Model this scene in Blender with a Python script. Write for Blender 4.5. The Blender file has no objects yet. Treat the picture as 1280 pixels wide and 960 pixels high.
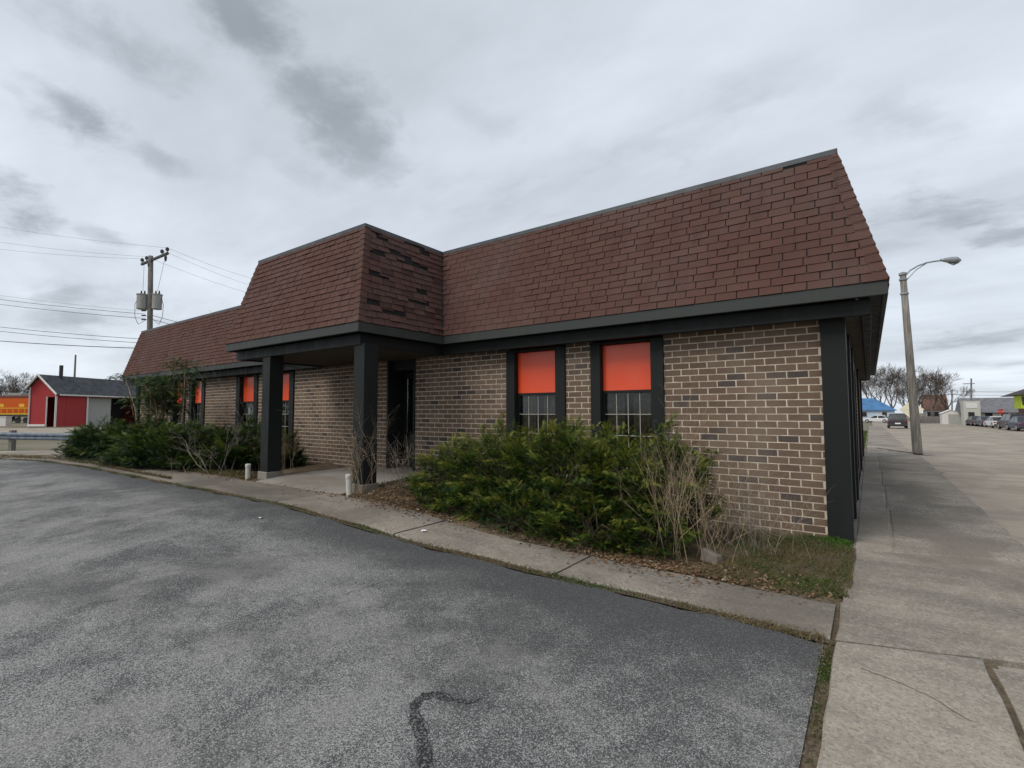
import bpy, bmesh, math, random
import numpy as np
from mathutils import Vector, Matrix
R = math.radians
random.seed(7); rng = np.random.default_rng(7)
scn = bpy.context.scene
col = scn.collection

# ------------------------------------------------------------------ camera
CH = 1.6; F_PX, YAW, PIT, ROL = 617.43, .6258, .0576, .0021
cy_, sy_, cp_, sp_ = math.cos(YAW), math.sin(YAW), math.cos(PIT), math.sin(PIT)
fwd = Vector((-sy_*cp_, cy_*cp_, sp_)); r0 = Vector((cy_, sy_, 0)); u0 = Vector((sy_*sp_, -cy_*sp_, cp_))
rt = math.cos(ROL)*r0 - math.sin(ROL)*u0; up = math.sin(ROL)*r0 + math.cos(ROL)*u0
cam = bpy.data.cameras.new('camera'); camo = bpy.data.objects.new('camera', cam); col.objects.link(camo)
cam.sensor_width = 36; cam.lens = 36*F_PX/1280; cam.clip_start = .05; cam.clip_end = 3000
camo.matrix_world = Matrix(((rt.x, up.x, -fwd.x, 0), (rt.y, up.y, -fwd.y, 0), (rt.z, up.z, -fwd.z, CH), (0, 0, 0, 1)))
scn.camera = camo

# ------------------------------------------------------------------ world, sun, exposure
SUN_EL, SUN_AZ = 50, 202      # azimuth measured clockwise from +Y
w = bpy.data.worlds.new('World'); scn.world = w; w.use_nodes = True
def build_world():
    nt = w.node_tree; n = nt.nodes; n.clear(); L = nt.links.new
    out = n.new('ShaderNodeOutputWorld'); bg = n.new('ShaderNodeBackground')
    sky = n.new('ShaderNodeTexSky'); sky.sky_type = 'NISHITA'; sky.sun_disc = False
    sky.sun_elevation = R(SUN_EL); sky.sun_rotation = R(SUN_AZ); sky.dust_density = 3
    def math_(op, a, b=None, c=None, clamp=False):
        m = n.new('ShaderNodeMath'); m.operation = op; m.use_clamp = clamp
        for i, v in enumerate((a, b, c)):
            if v is None: continue
            if isinstance(v, (int, float)): m.inputs[i].default_value = v
            else: L(v, m.inputs[i])
        return m.outputs[0]
    tc = n.new('ShaderNodeTexCoord'); sep = n.new('ShaderNodeSeparateXYZ'); L(tc.outputs['Generated'], sep.inputs[0])
    zz = math_('ADD', math_('MAXIMUM', sep.outputs[2], 0.0), .16)
    px = math_('DIVIDE', sep.outputs[0], zz); py = math_('DIVIDE', sep.outputs[1], zz)
    comb = n.new('ShaderNodeCombineXYZ'); L(px, comb.inputs[0]); L(py, comb.inputs[1])
    def noise(scale, det, loc, rot=0, sc=(1, 1, 1), dist=0, rough=.55):
        mp = n.new('ShaderNodeMapping'); L(comb.outputs[0], mp.inputs[0])
        mp.inputs['Location'].default_value = loc; mp.inputs['Rotation'].default_value = (0, 0, rot); mp.inputs['Scale'].default_value = sc
        t = n.new('ShaderNodeTexNoise'); L(mp.outputs[0], t.inputs['Vector'])
        t.inputs['Scale'].default_value = scale; t.inputs['Detail'].default_value = det; t.inputs['Roughness'].default_value = rough; t.inputs['Distortion'].default_value = dist
        return t.outputs['Fac']
    def ss(v, a, b):
        m = n.new('ShaderNodeMapRange'); m.interpolation_type = 'SMOOTHSTEP'; L(v, m.inputs[0])
        m.inputs[1].default_value = min(a, b); m.inputs[2].default_value = max(a, b)
        if a > b: m.inputs[3].default_value = 1; m.inputs[4].default_value = 0
        return m.outputs[0]
    soft = noise(.7, 8, (3.1, 1.7, 0), R(30), (1, 1.9, 1))
    ve = noise(1.5, 8, (7.3, 2.2, 0), R(30), (1, 1.6, 1), .25)
    band = ss(noise(.62, 3, (1.35, 4.6, 0), R(30), (1, 1.5, 1)), .48, .72)
    dark = math_('MULTIPLY', ss(ve, .47, .66), band)
    # the streaks of scud seen in the photograph, as ragged ellipses on the cloud plane
    def plane(px_, py_):
        d = (rt*((px_-640)/F_PX)+up*((480-py_)/F_PX)+fwd).normalized(); return Vector((d.x/(d.z+.16), d.y/(d.z+.16)))
    rag = noise(2.6, 7, (2.2, 9.1, 0), R(30), (1, 1.3, 1), .3, .62); rag2 = noise(7.0, 5, (5.2, 1.1, 0), 0, (1, 1, 1), .2, .6)
    ragc = math_('MULTIPLY', math_('SUBTRACT', math_('MULTIPLY_ADD', rag2, .55, math_('MULTIPLY', rag, .8)), .675), 4.6)
    for x0_, y0_, x1_, y1_, wd_, st_ in ((255, -50, 350, 90, .40, .95), (300, 45, 420, 140, .34, .75), (390, 115, 465, 195, .42, .8), (440, 175, 495, 225, .45, .55), (60, 120, 150, 185, .35, .9), (150, 180, 250, 215, .3, .5), (60, 10, 230, 95, .3, .55), (-40, 215, 55, 290, .35, .85),
                                         (95, 285, 170, 310, .35, .6), (1140, 262, 1330, 310, .16, .8), (1090, 135, 1175, 165, .3, .35), (1165, 430, 1275, 416, .5, .65), (20, 375, 125, 400, .2, .55), (330, 190, 400, 230, .25, .22), (560, 130, 620, 165, .3, .2)):
        A_, B_ = plane(x0_, y0_), plane(x1_, y1_); c_ = (A_+B_)/2; h_ = (B_-A_).length/2; an = math.atan2(B_.y-A_.y, B_.x-A_.x)
        mp = n.new('ShaderNodeMapping'); mp.vector_type = 'TEXTURE'; L(comb.outputs[0], mp.inputs[0]); mp.inputs['Location'].default_value = (c_.x, c_.y, 0); mp.inputs['Rotation'].default_value = (0, 0, an); mp.inputs['Scale'].default_value = (h_*1.35, h_*wd_*2.2, 1)
        ln = n.new('ShaderNodeVectorMath'); ln.operation = 'LENGTH'; L(mp.outputs[0], ln.inputs[0])
        e = math_('MULTIPLY', ss(math_('ADD', ln.outputs['Value'], ragc), 1.4, -.2), st_*.85)
        dark = math_('MAXIMUM', dark, e)
    val = math_('MULTIPLY', math_('MULTIPLY_ADD', soft, .60, .255), math_('MULTIPLY_ADD', ss(sep.outputs[2], .45, .0), .12, .96))
    cr = n.new('ShaderNodeMix'); cr.data_type = 'RGBA'
    cr.inputs[6].default_value = (.895, .97, 1.06, 1); cr.inputs[7].default_value = (.31, .345, .385, 1)
    L(math_('MULTIPLY', dark, .85, None, True), cr.inputs[0])
    vs = n.new('ShaderNodeVectorMath'); vs.operation = 'SCALE'; L(cr.outputs[2], vs.inputs[0]); L(val, vs.inputs['Scale'])
    sk = n.new('ShaderNodeVectorMath'); sk.operation = 'SCALE'; L(sky.outputs[0], sk.inputs[0]); sk.inputs['Scale'].default_value = .1
    mx = n.new('ShaderNodeMix'); mx.data_type = 'RGBA'; mx.inputs[0].default_value = .9
    L(sk.outputs[0], mx.inputs[6]); L(vs.outputs[0], mx.inputs[7])
    L(mx.outputs[2], bg.inputs[0]); bg.inputs[1].default_value = 1.0; L(bg.outputs[0], out.inputs[0])
build_world()
sl = bpy.data.lights.new('sun', 'SUN'); sl.energy = 1.5; sl.angle = R(28); sl.color = (1, .96, .9)
so = bpy.data.objects.new('sun', sl); col.objects.link(so)
sd = Vector((math.sin(R(SUN_AZ))*math.cos(R(SUN_EL)), math.cos(R(SUN_AZ))*math.cos(R(SUN_EL)), math.sin(R(SUN_EL))))
so.rotation_euler = sd.to_track_quat('Z', 'Y').to_euler(); so.location = (-10, -20, 30)
scn.view_settings.view_transform = 'Standard'; scn.view_settings.look = 'None'; scn.view_settings.gamma = 1
scn.view_settings.exposure = 0.55

# ------------------------------------------------------------------ helpers
def ray(px, py):
    a = (px-640)/F_PX; b = (480-py)/F_PX
    return rt*a + up*b + fwd
def S(t): t = np.clip(t, 0, 1); return t*t*(3-2*t)
def gz(x, y):
    x = np.asarray(x, float); y = np.asarray(y, float)
    z = .25*S((-x-2)/5.5)*S((y+1)/4.5)*(1-S((-x-24)/9))*(1-S((y-30)/20))
    return z - .007*np.clip(y-20, 0, 70)
def gzf(x, y): return float(gz(x, y))
def gr(px, py, dz=0):
    v = ray(px, py); z = 0
    for _ in range(12):
        t = (z+dz-CH)/v.z; x, y = v.x*t, v.y*t; z = gzf(x, y)
    return Vector((x, y, z+dz))
def dep(px, py, d):
    v = ray(px, py); f = Vector((-sy_, cy_, 0)); return v*(d/v.dot(f)) + Vector((0, 0, CH))

W = {}
def link(o, parent=None, loc=(0, 0, 0)):
    loc = Vector(loc); col.objects.link(o); W[o.name] = loc
    if parent is not None: o.parent = parent; o.location = loc - W[parent.name]
    else: o.location = loc
    return o
def tag(o, label, cat=None, group=None, kind=None):
    if label: o['label'] = label
    if cat: o['category'] = cat
    if group: o['group'] = group
    if kind: o['kind'] = kind
    return o
def empty(name, loc, rz=0):
    o = bpy.data.objects.new(name, None); o.empty_display_size = .2; link(o, None, loc); o.rotation_euler.z = rz; return o

class MB:
    def __init__(s): s.v = []; s.f = []; s.a = []
    def poly(s, pts, a=0.0):
        i = len(s.v); s.v += [tuple(p) for p in pts]; s.f.append(tuple(range(i, i+len(pts)))); s.a.append(a); return s
    def hexa(s, p, a=0.0):   # 8 points: bottom ring 0-3, top ring 4-7
        i = len(s.v); s.v += [tuple(q) for q in p]
        for q in ((3, 2, 1, 0), (4, 5, 6, 7), (0, 1, 5, 4), (1, 2, 6, 5), (2, 3, 7, 6), (3, 0, 4, 7)):
            s.f.append(tuple(i+k for k in q)); s.a.append(a)
        return s
    def box(s, x0, x1, y0, y1, z0, z1, a=0.0):
        return s.hexa([(x0, y0, z0), (x1, y0, z0), (x1, y1, z0), (x0, y1, z0), (x0, y0, z1), (x1, y0, z1), (x1, y1, z1), (x0, y1, z1)], a)
    def prism(s, poly, ax, c0, c1, a=0.0):   # polygon in the other two axes, extruded along ax
        def mk(p, c): q = list(p); q.insert(ax, c); return tuple(q)
        i = len(s.v); m = len(poly); s.v += [mk(p, c0) for p in poly] + [mk(p, c1) for p in poly]
        s.f.append(tuple(range(i+m-1, i-1, -1))); s.f.append(tuple(range(i+m, i+2*m))); s.a += [a, a]
        for k in range(m): s.f.append((i+k, i+(k+1) % m, i+m+(k+1) % m, i+m+k)); s.a.append(a)
        return s
    def tube(s, pts, rad, n=6, cap=True, a=0.0):
        pts = [Vector(p) for p in pts]; base = len(s.v)
        if isinstance(rad, (int, float)): rad = [rad]*len(pts)
        for k, p in enumerate(pts):
            d = (pts[min(k+1, len(pts)-1)] - pts[max(k-1, 0)])
            d = d.normalized() if d.length > 1e-9 else Vector((0, 0, 1))
            e = d.orthogonal().normalized() if k == 0 else (e - d*e.dot(d)).normalized()
            g = d.cross(e)
            for j in range(n):
                t = 2*math.pi*j/n; s.v.append(tuple(p + (e*math.cos(t) + g*math.sin(t))*rad[k]))
        for k in range(len(pts)-1):
            for j in range(n):
                b = base+k*n; s.f.append((b+j, b+(j+1) % n, b+n+(j+1) % n, b+n+j)); s.a.append(a)
        if cap:
            s.f.append(tuple(base+j for j in range(n-1, -1, -1))); s.a.append(a)
            b = base+(len(pts)-1)*n; s.f.append(tuple(b+j for j in range(n))); s.a.append(a)
        return s
    def mesh(s, name, mat, off=(0, 0, 0), smooth=False):
        me = bpy.data.meshes.new(name); ox, oy, oz = off
        me.from_pydata([(x-ox, y-oy, z-oz) for x, y, z in s.v], [], s.f)
        if mat: me.materials.append(mat)
        if any(s.a):
            at = me.attributes.new('rnd', 'FLOAT', 'FACE'); at.data.foreach_set('value', s.a)
        if smooth: me.polygons.foreach_set('use_smooth', [True]*len(me.polygons))
        bm = bmesh.new(); bm.from_mesh(me); bmesh.ops.recalc_face_normals(bm, faces=bm.faces); bm.to_mesh(me); bm.free()
        return me
    def build(s, name, mat, parent=None, world=True, bevel=0, smooth=False, loc=None):
        """vertices are world coordinates (world=True) or the parent's local ones"""
        if loc is None: loc = W[parent.name] if (parent is not None and world) else Vector((0, 0, 0))
        me = s.mesh(name, mat, loc if world else (0, 0, 0), smooth)
        o = bpy.data.objects.new(name, me)
        if world: link(o, parent, loc)
        else:
            col.objects.link(o); o.parent = parent; W[o.name] = Vector(W[parent.name])
        if bevel:
            b = o.modifiers.new('bevel', 'BEVEL'); b.width = bevel; b.segments = 2; b.limit_method = 'ANGLE'
        return o

def np_mesh(name, V, T, mat, rnd=None):
    me = bpy.data.meshes.new(name); nv, nt = len(V), len(T)
    me.vertices.add(nv); me.vertices.foreach_set('co', np.ascontiguousarray(V, dtype=np.float32).ravel())
    me.loops.add(nt*3); me.loops.foreach_set('vertex_index', np.ascontiguousarray(T, dtype=np.int32).ravel())
    me.polygons.add(nt); me.polygons.foreach_set('loop_start', np.arange(0, nt*3, 3, dtype=np.int32))
    if rnd is not None:
        at = me.attributes.new('rnd', 'FLOAT', 'POINT'); at.data.foreach_set('value', np.asarray(rnd, dtype=np.float32))
    me.materials.append(mat); me.update(calc_edges=True); return me

# ------------------------------------------------------------------ materials
class N:
    """tiny node helper"""
    def __init__(s, name):
        s.m = bpy.data.materials.new(name); s.m.use_nodes = True; s.t = s.m.node_tree; s.t.nodes.clear()
        s.out = s.n('ShaderNodeOutputMaterial'); s.b = s.n('ShaderNodeBsdfPrincipled'); s.l(s.b.outputs[0], s.out.inputs[0])
        s.tc = s.n('ShaderNodeTexCoord')
    def n(s, k): return s.t.nodes.new(k)
    def l(s, a, b): s.t.links.new(a, b)
    def put(s, v, i):
        if isinstance(v, (int, float)): i.default_value = v
        elif isinstance(v, tuple): i.default_value = v if len(v) == 4 or len(i.default_value) == 3 else (*v, 1)
        else: s.l(v, i)
    def obj(s, sc=(1, 1, 1), rot=(0, 0, 0), src='Object'):
        mp = s.n('ShaderNodeMapping'); s.l(s.tc.outputs[src], mp.inputs[0]); mp.inputs['Scale'].default_value = sc; mp.inputs['Rotation'].default_value = rot
        return mp.outputs[0]
    def pos(s, sc=(1, 1, 1), loc=(0, 0, 0)):
        g = s.n('ShaderNodeNewGeometry'); mp = s.n('ShaderNodeMapping'); s.l(g.outputs['Position'], mp.inputs[0]); mp.inputs['Scale'].default_value = sc; mp.inputs['Location'].default_value = loc
        return mp.outputs[0]
    def noise(s, v, scale, det=4, rough=.55, dist=0):
        t = s.n('ShaderNodeTexNoise'); s.l(v, t.inputs['Vector']); t.inputs['Scale'].default_value = scale; t.inputs['Detail'].default_value = det
        t.inputs['Roughness'].default_value = rough; t.inputs['Distortion'].default_value = dist; return t.outputs['Fac']
    def voro(s, v, scale, feat='F1', out='Distance'):
        t = s.n('ShaderNodeTexVoronoi'); t.feature = feat; s.l(v, t.inputs['Vector']); t.inputs['Scale'].default_value = scale; return t.outputs[out]
    def ss(s, v, a, b, o0=0, o1=1):
        m = s.n('ShaderNodeMapRange'); m.interpolation_type = 'SMOOTHSTEP'; s.put(v, m.inputs[0])
        for k, q in zip((1, 2, 3, 4), (a, b, o0, o1)): m.inputs[k].default_value = q
        return m.outputs[0]
    def math(s, op, a, b=0, clamp=False):
        m = s.n('ShaderNodeMath'); m.operation = op; m.use_clamp = clamp; s.put(a, m.inputs[0]); s.put(b, m.inputs[1]); return m.outputs[0]
    def mix(s, f, a, b, mode='MIX'):
        m = s.n('ShaderNodeMix'); m.data_type = 'RGBA'; m.blend_type = mode; s.put(f, m.inputs[0]); s.put(a, m.inputs[6]); s.put(b, m.inputs[7]); return m.outputs[2]
    def attr(s, name='rnd', typ='GEOMETRY'):
        a = s.n('ShaderNodeAttribute'); a.attribute_name = name; a.attribute_type = typ; return a.outputs['Fac']
    def ramp(s, f, stops):
        r = s.n('ShaderNodeValToRGB'); s.put(f, r.inputs[0]); e = r.color_ramp.elements
        while len(e) < len(stops): e.new(.5)
        for q, (p, c) in zip(e, stops): q.position = p; q.color = (*c, 1)
        return r.outputs[0]
    def fin(s, c, rough=.8, bump=None, bs=.3, bd=.01, metal=0, spec=.3):
        s.put(c, s.b.inputs['Base Color']); s.put(rough, s.b.inputs['Roughness']); s.b.inputs['Metallic'].default_value = metal
        s.b.inputs['Specular IOR Level'].default_value = spec
        if bump is not None:
            b = s.n('ShaderNodeBump'); s.l(bump, b.inputs['Height']); b.inputs['Strength'].default_value = bs; b.inputs['Distance'].default_value = bd
            s.l(b.outputs[0], s.b.inputs['Normal'])
        return s.m

def plain(name, c, rough=.7, var=.25, scale=6, metal=0, spec=.3, bs=.15):
    k = N(name); v = k.pos(); f = k.noise(v, scale, 5)
    c2 = tuple(min(1, q*(1+var)) for q in c); c1 = tuple(q*(1-var) for q in c)
    return k.fin(k.mix(k.ss(f, .3, .7), c1, c2), rough, k.noise(v, scale*8, 3), bs, .004, metal, spec)

def m_brick(src):
    k = N('brick_'+src.lower()); v = k.pos()
    r = k.attr('rnd', src)
    c = k.ramp(r, [(0, (.062, .052, .050)), (.10, (.082, .066, .060)), (.16, (.118, .081, .058)), (.5, (.157, .107, .076)), (.8, (.190, .131, .092)), (1, (.24, .17, .12))])
    c = k.mix(k.ss(k.noise(v, 60, 4, .7), .35, .75, 0, .45), c, (.08, .06, .05))
    c = k.mix(k.ss(k.noise(v, 1.1, 5, .6), .45, .75, 0, .35), c, (.26, .21, .165))
    return k.fin(c, .9, k.noise(v, 140, 4, .7), .5, .004, spec=.15)
def m_shingle(src):
    k = N('shingle_'+src.lower()); v = k.pos(); r = k.attr('rnd', src)
    c = k.ramp(r, [(0, (.050, .028, .025)), (.3, (.094, .049, .040)), (.7, (.118, .062, .050)), (.92, (.135, .079, .064)), (1, (.12, .09, .078))])
    c = k.mix(k.ss(k.noise(v, 260, 2, .8), .4, .7, 0, .5), c, (.035, .020, .020))
    c = k.mix(k.ss(k.noise(v, .9, 5, .65), .42, .75, 0, .45), c, (.11, .085, .077))
    st = k.noise(k.pos((5, 5, .5)), 1.5, 4, .6)
    c = k.mix(k.ss(st, .5, .75, 0, .35), c, (.045, .028, .027))
    return k.fin(c, .95, k.noise(v, 300, 2, .8), .6, .003, spec=.1)
def m_asphalt():
    k = N('asphalt'); v = k.pos(); sx = k.n('ShaderNodeSeparateXYZ'); k.l(v, sx.inputs[0])
    big = k.noise(v, .5, 10, .72, .3); mid = k.noise(v, 1.9, 9, .74)
    worn = k.ss(k.math('ADD', k.math('MULTIPLY', big, .62), k.math('MULTIPLY', mid, .38)), .42, .58)
    # the band along the walkway was sealed later and stays darker
    edge = k.ss(k.math('ADD', sx.outputs[1], k.math('MULTIPLY', k.noise(v, .9, 4), 1.5)), 3.45, 4.75)
    worn = k.math('MULTIPLY', worn, k.math('SUBTRACT', 1, k.math('MULTIPLY', edge, .9)))
    st = k.voro(v, 190, 'F1', 'Color'); sc = k.n('ShaderNodeSeparateColor'); k.l(st, sc.inputs[0])
    agg = k.math('ADD', k.math('MULTIPLY', sc.outputs[0], .55), k.math('MULTIPLY', k.noise(v, 110, 4, .85), .45))
    exposed = k.math('SUBTRACT', k.math('SUBTRACT', agg, k.math('MULTIPLY', k.math('SUBTRACT', 1, worn), .23)), k.math('MULTIPLY', edge, .10))
    tar = k.mix(big, (.046, .0462, .0475), (.066, .066, .066))
    stone = k.mix(sc.outputs[1], (.20, .20, .198), (.40, .395, .38))
    c = k.mix(k.ss(exposed, .26, .66), tar, stone)
    dust = k.ss(k.math('ADD', k.math('MULTIPLY', k.noise(k.pos((1, 1, 1), (4, 9, 0)), .6, 10, .74, .4), .7), k.math('MULTIPLY', mid, .3)), .45, .62)
    c = k.mix(k.math('MULTIPLY', k.math('MULTIPLY', dust, .42), k.math('SUBTRACT', 1, edge)), c, (.255, .248, .232))
    blot = k.ss(k.noise(k.pos((1, 1, 1), (14, 2, 0)), 2.6, 9, .76), .60, .72); c = k.mix(k.math('MULTIPLY', blot, .3), c, (.055, .055, .057))
    oil = k.ss(k.noise(k.pos((1, 1, 1), (31, 6, 0)), 3.3, 4, .6), .70, .74); c = k.mix(k.math('MULTIPLY', oil, .5), c, (.07, .055, .04))
    return k.fin(c, .9, k.math('ADD', sc.outputs[0], k.noise(v, 220, 3, .8)), .55, .006, spec=.25)
def m_sealer():
    k = N('crack_sealer'); v = k.pos(); st = k.voro(v, 150, 'F1', 'Color'); sc = k.n('ShaderNodeSeparateColor'); k.l(st, sc.inputs[0])
    c = k.mix(k.ss(k.math('ADD', sc.outputs[0], k.noise(v, 60, 4, .8)), 1.1, 1.4), (.026, .026, .028), (.17, .17, .168)); return k.fin(c, .85, sc.outputs[0], .5, .005, spec=.2)
def m_concrete(name, lo, hi, rough_agg=0., tint=(1.05, .915, .745)):
    k = N(name); v = k.pos()
    a = k.noise(v, .9, 7, .65, .2); b = k.noise(v, 6, 6, .7); f = k.noise(v, 130, 3, .8)
    lo3 = tuple(lo*q for q in tint); hi3 = tuple(hi*q for q in tint)
    c = k.mix(k.ss(k.math('ADD', k.math('MULTIPLY', a, .6), k.math('MULTIPLY', b, .4)), .34, .66), lo3, hi3)
    c = k.mix(k.ss(f, .35, .7, 0, .6), c, tuple(q*.5 for q in lo3))
    st = k.ss(k.noise(k.pos((.35, 1.4, 1), (3, 0, 0)), .8, 7, .66), .46, .62, 0, .8)
    c = k.mix(st, c, (lo*.74, lo*.655, lo*.55))
    if rough_agg:
        st = k.voro(v, 60, 'F1', 'Color'); sc = k.n('ShaderNodeSeparateColor'); k.l(st, sc.inputs[0])
        c = k.mix(k.math('MULTIPLY', k.ss(sc.outputs[0], .55, .8), rough_agg), c, (.40, .38, .34))
        c = k.mix(k.math('MULTIPLY', k.ss(sc.outputs[1], .7, .85), rough_agg), c, (.09, .085, .08))
    bl = k.ss(k.noise(k.pos((1, .6, 1), (8, 3, 0)), .65, 7, .62, .4), .45, .60, 0, .7)
    c = k.mix(bl, c, (lo*.70, lo*.61, lo*.50))
    pit = k.ss(k.noise(v, 55, 4, .75), .60, .72, 0, .6); c = k.mix(pit, c, tuple(q*.45 for q in lo3))
    wh = k.ss(k.noise(k.pos((1, 1, 1), (1, 17, 0)), 24, 6, .75), .58, .72, 0, .6); c = k.mix(wh, c, tuple(min(.5, q*1.25) for q in hi3))
    return k.fin(c, .9, k.math('ADD', f, b), .4, .006, spec=.2)
def m_soil():
    k = N('soil'); v = k.pos(); a = k.noise(v, 1.3, 6, .7); f = k.noise(v, 45, 5, .75)
    c = k.mix(k.ss(a, .4, .6), (.11, .082, .055), (.17, .135, .09)); c = k.mix(k.ss(f, .4, .7), c, (.055, .042, .03))
    c = k.mix(k.ss(k.noise(v, 90, 2, .8), .62, .75), c, (.26, .21, .15))
    return k.fin(c, .95, f, .8, .02, spec=.1)
def m_ground():
    k = N('ground_gravel'); v = k.pos(); a = k.noise(v, .16, 6, .65); f = k.noise(v, 25, 4, .7)
    c = k.mix(k.ss(a, .4, .62), (.20, .175, .135), (.13, .125, .075)); c = k.mix(k.ss(f, .4, .7, 0, .5), c, (.09, .08, .06))
    return k.fin(c, .95, f, .5, .02, spec=.1)
def m_paint(name, c, rough=.55, dirt=.35, stains=(.10, .095, .085)):
    k = N(name); v = k.pos(); a = k.noise(k.pos((3, 3, .7)), 2.2, 6, .65); f = k.noise(v, 40, 4, .7)
    cc = k.mix(k.ss(a, .45, .75, 0, dirt), c, stains); cc = k.mix(k.ss(f, .45, .75, 0, .25), cc, tuple(q*.7 for q in c))
    return k.fin(cc, k.ss(a, .3, .7, rough-.05, rough+.18), f, .12, .003, spec=.22)
def m_leaf(name, stops, rough=.55, trans=.25):
    k = N(name); r = k.attr('rnd'); c = k.ramp(r, stops); k.fin(c, rough, spec=.25)
    tr = k.n('ShaderNodeBsdfTranslucent'); k.l(c, tr.inputs[0]); mx = k.n('ShaderNodeMixShader'); mx.inputs[0].default_value = trans
    k.l(k.b.outputs[0], mx.inputs[1]); k.l(tr.outputs[0], mx.inputs[2]); k.l(mx.outputs[0], k.out.inputs[0]); return k.m
def m_glass():
    k = N('window_glass'); tr = k.n('ShaderNodeBsdfTransparent'); tr.inputs[0].default_value = (.62, .66, .66, 1)
    gl = k.n('ShaderNodeBsdfGlossy'); gl.inputs['Roughness'].default_value = .03; gl.inputs[0].default_value = (1, 1, 1, 1)
    fr = k.n('ShaderNodeFresnel'); fr.inputs[0].default_value = 1.5
    bp = k.n('ShaderNodeBump'); k.l(k.noise(k.pos(), 3, 2), bp.inputs['Height']); bp.inputs['Strength'].default_value = .05; k.l(bp.outputs[0], gl.inputs['Normal'])
    mx = k.n('ShaderNodeMixShader'); k.l(k.math('MULTIPLY', fr.outputs[0], .8), mx.inputs[0]); k.l(tr.outputs[0], mx.inputs[1]); k.l(gl.outputs[0], mx.inputs[2]); k.l(mx.outputs[0], k.out.inputs[0])
    return k.m
def m_orange():
    k = N('orange_panel'); v = k.pos(); a = k.noise(k.pos((1, 1, .6)), 1.6, 5, .6)
    c = k.mix(k.ss(a, .4, .75, 0, .5), (.74, .070, .016), (.74, .13, .06))
    c = k.mix(k.ss(k.noise(v, 30, 4, .7), .55, .8, 0, .25), c, (.42, .05, .02))
    return k.fin(c, .26, k.noise(v, 5, 4), .12, .004, spec=.55)
def m_wood():
    k = N('weathered_pole_wood'); v = k.pos((8, 8, .5)); a = k.noise(v, 3, 6, .7)
    c = k.mix(k.ss(a, .35, .68), (.12, .108, .095), (.27, .25, .225)); return k.fin(c, .9, a, .5, .01, spec=.1)

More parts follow.
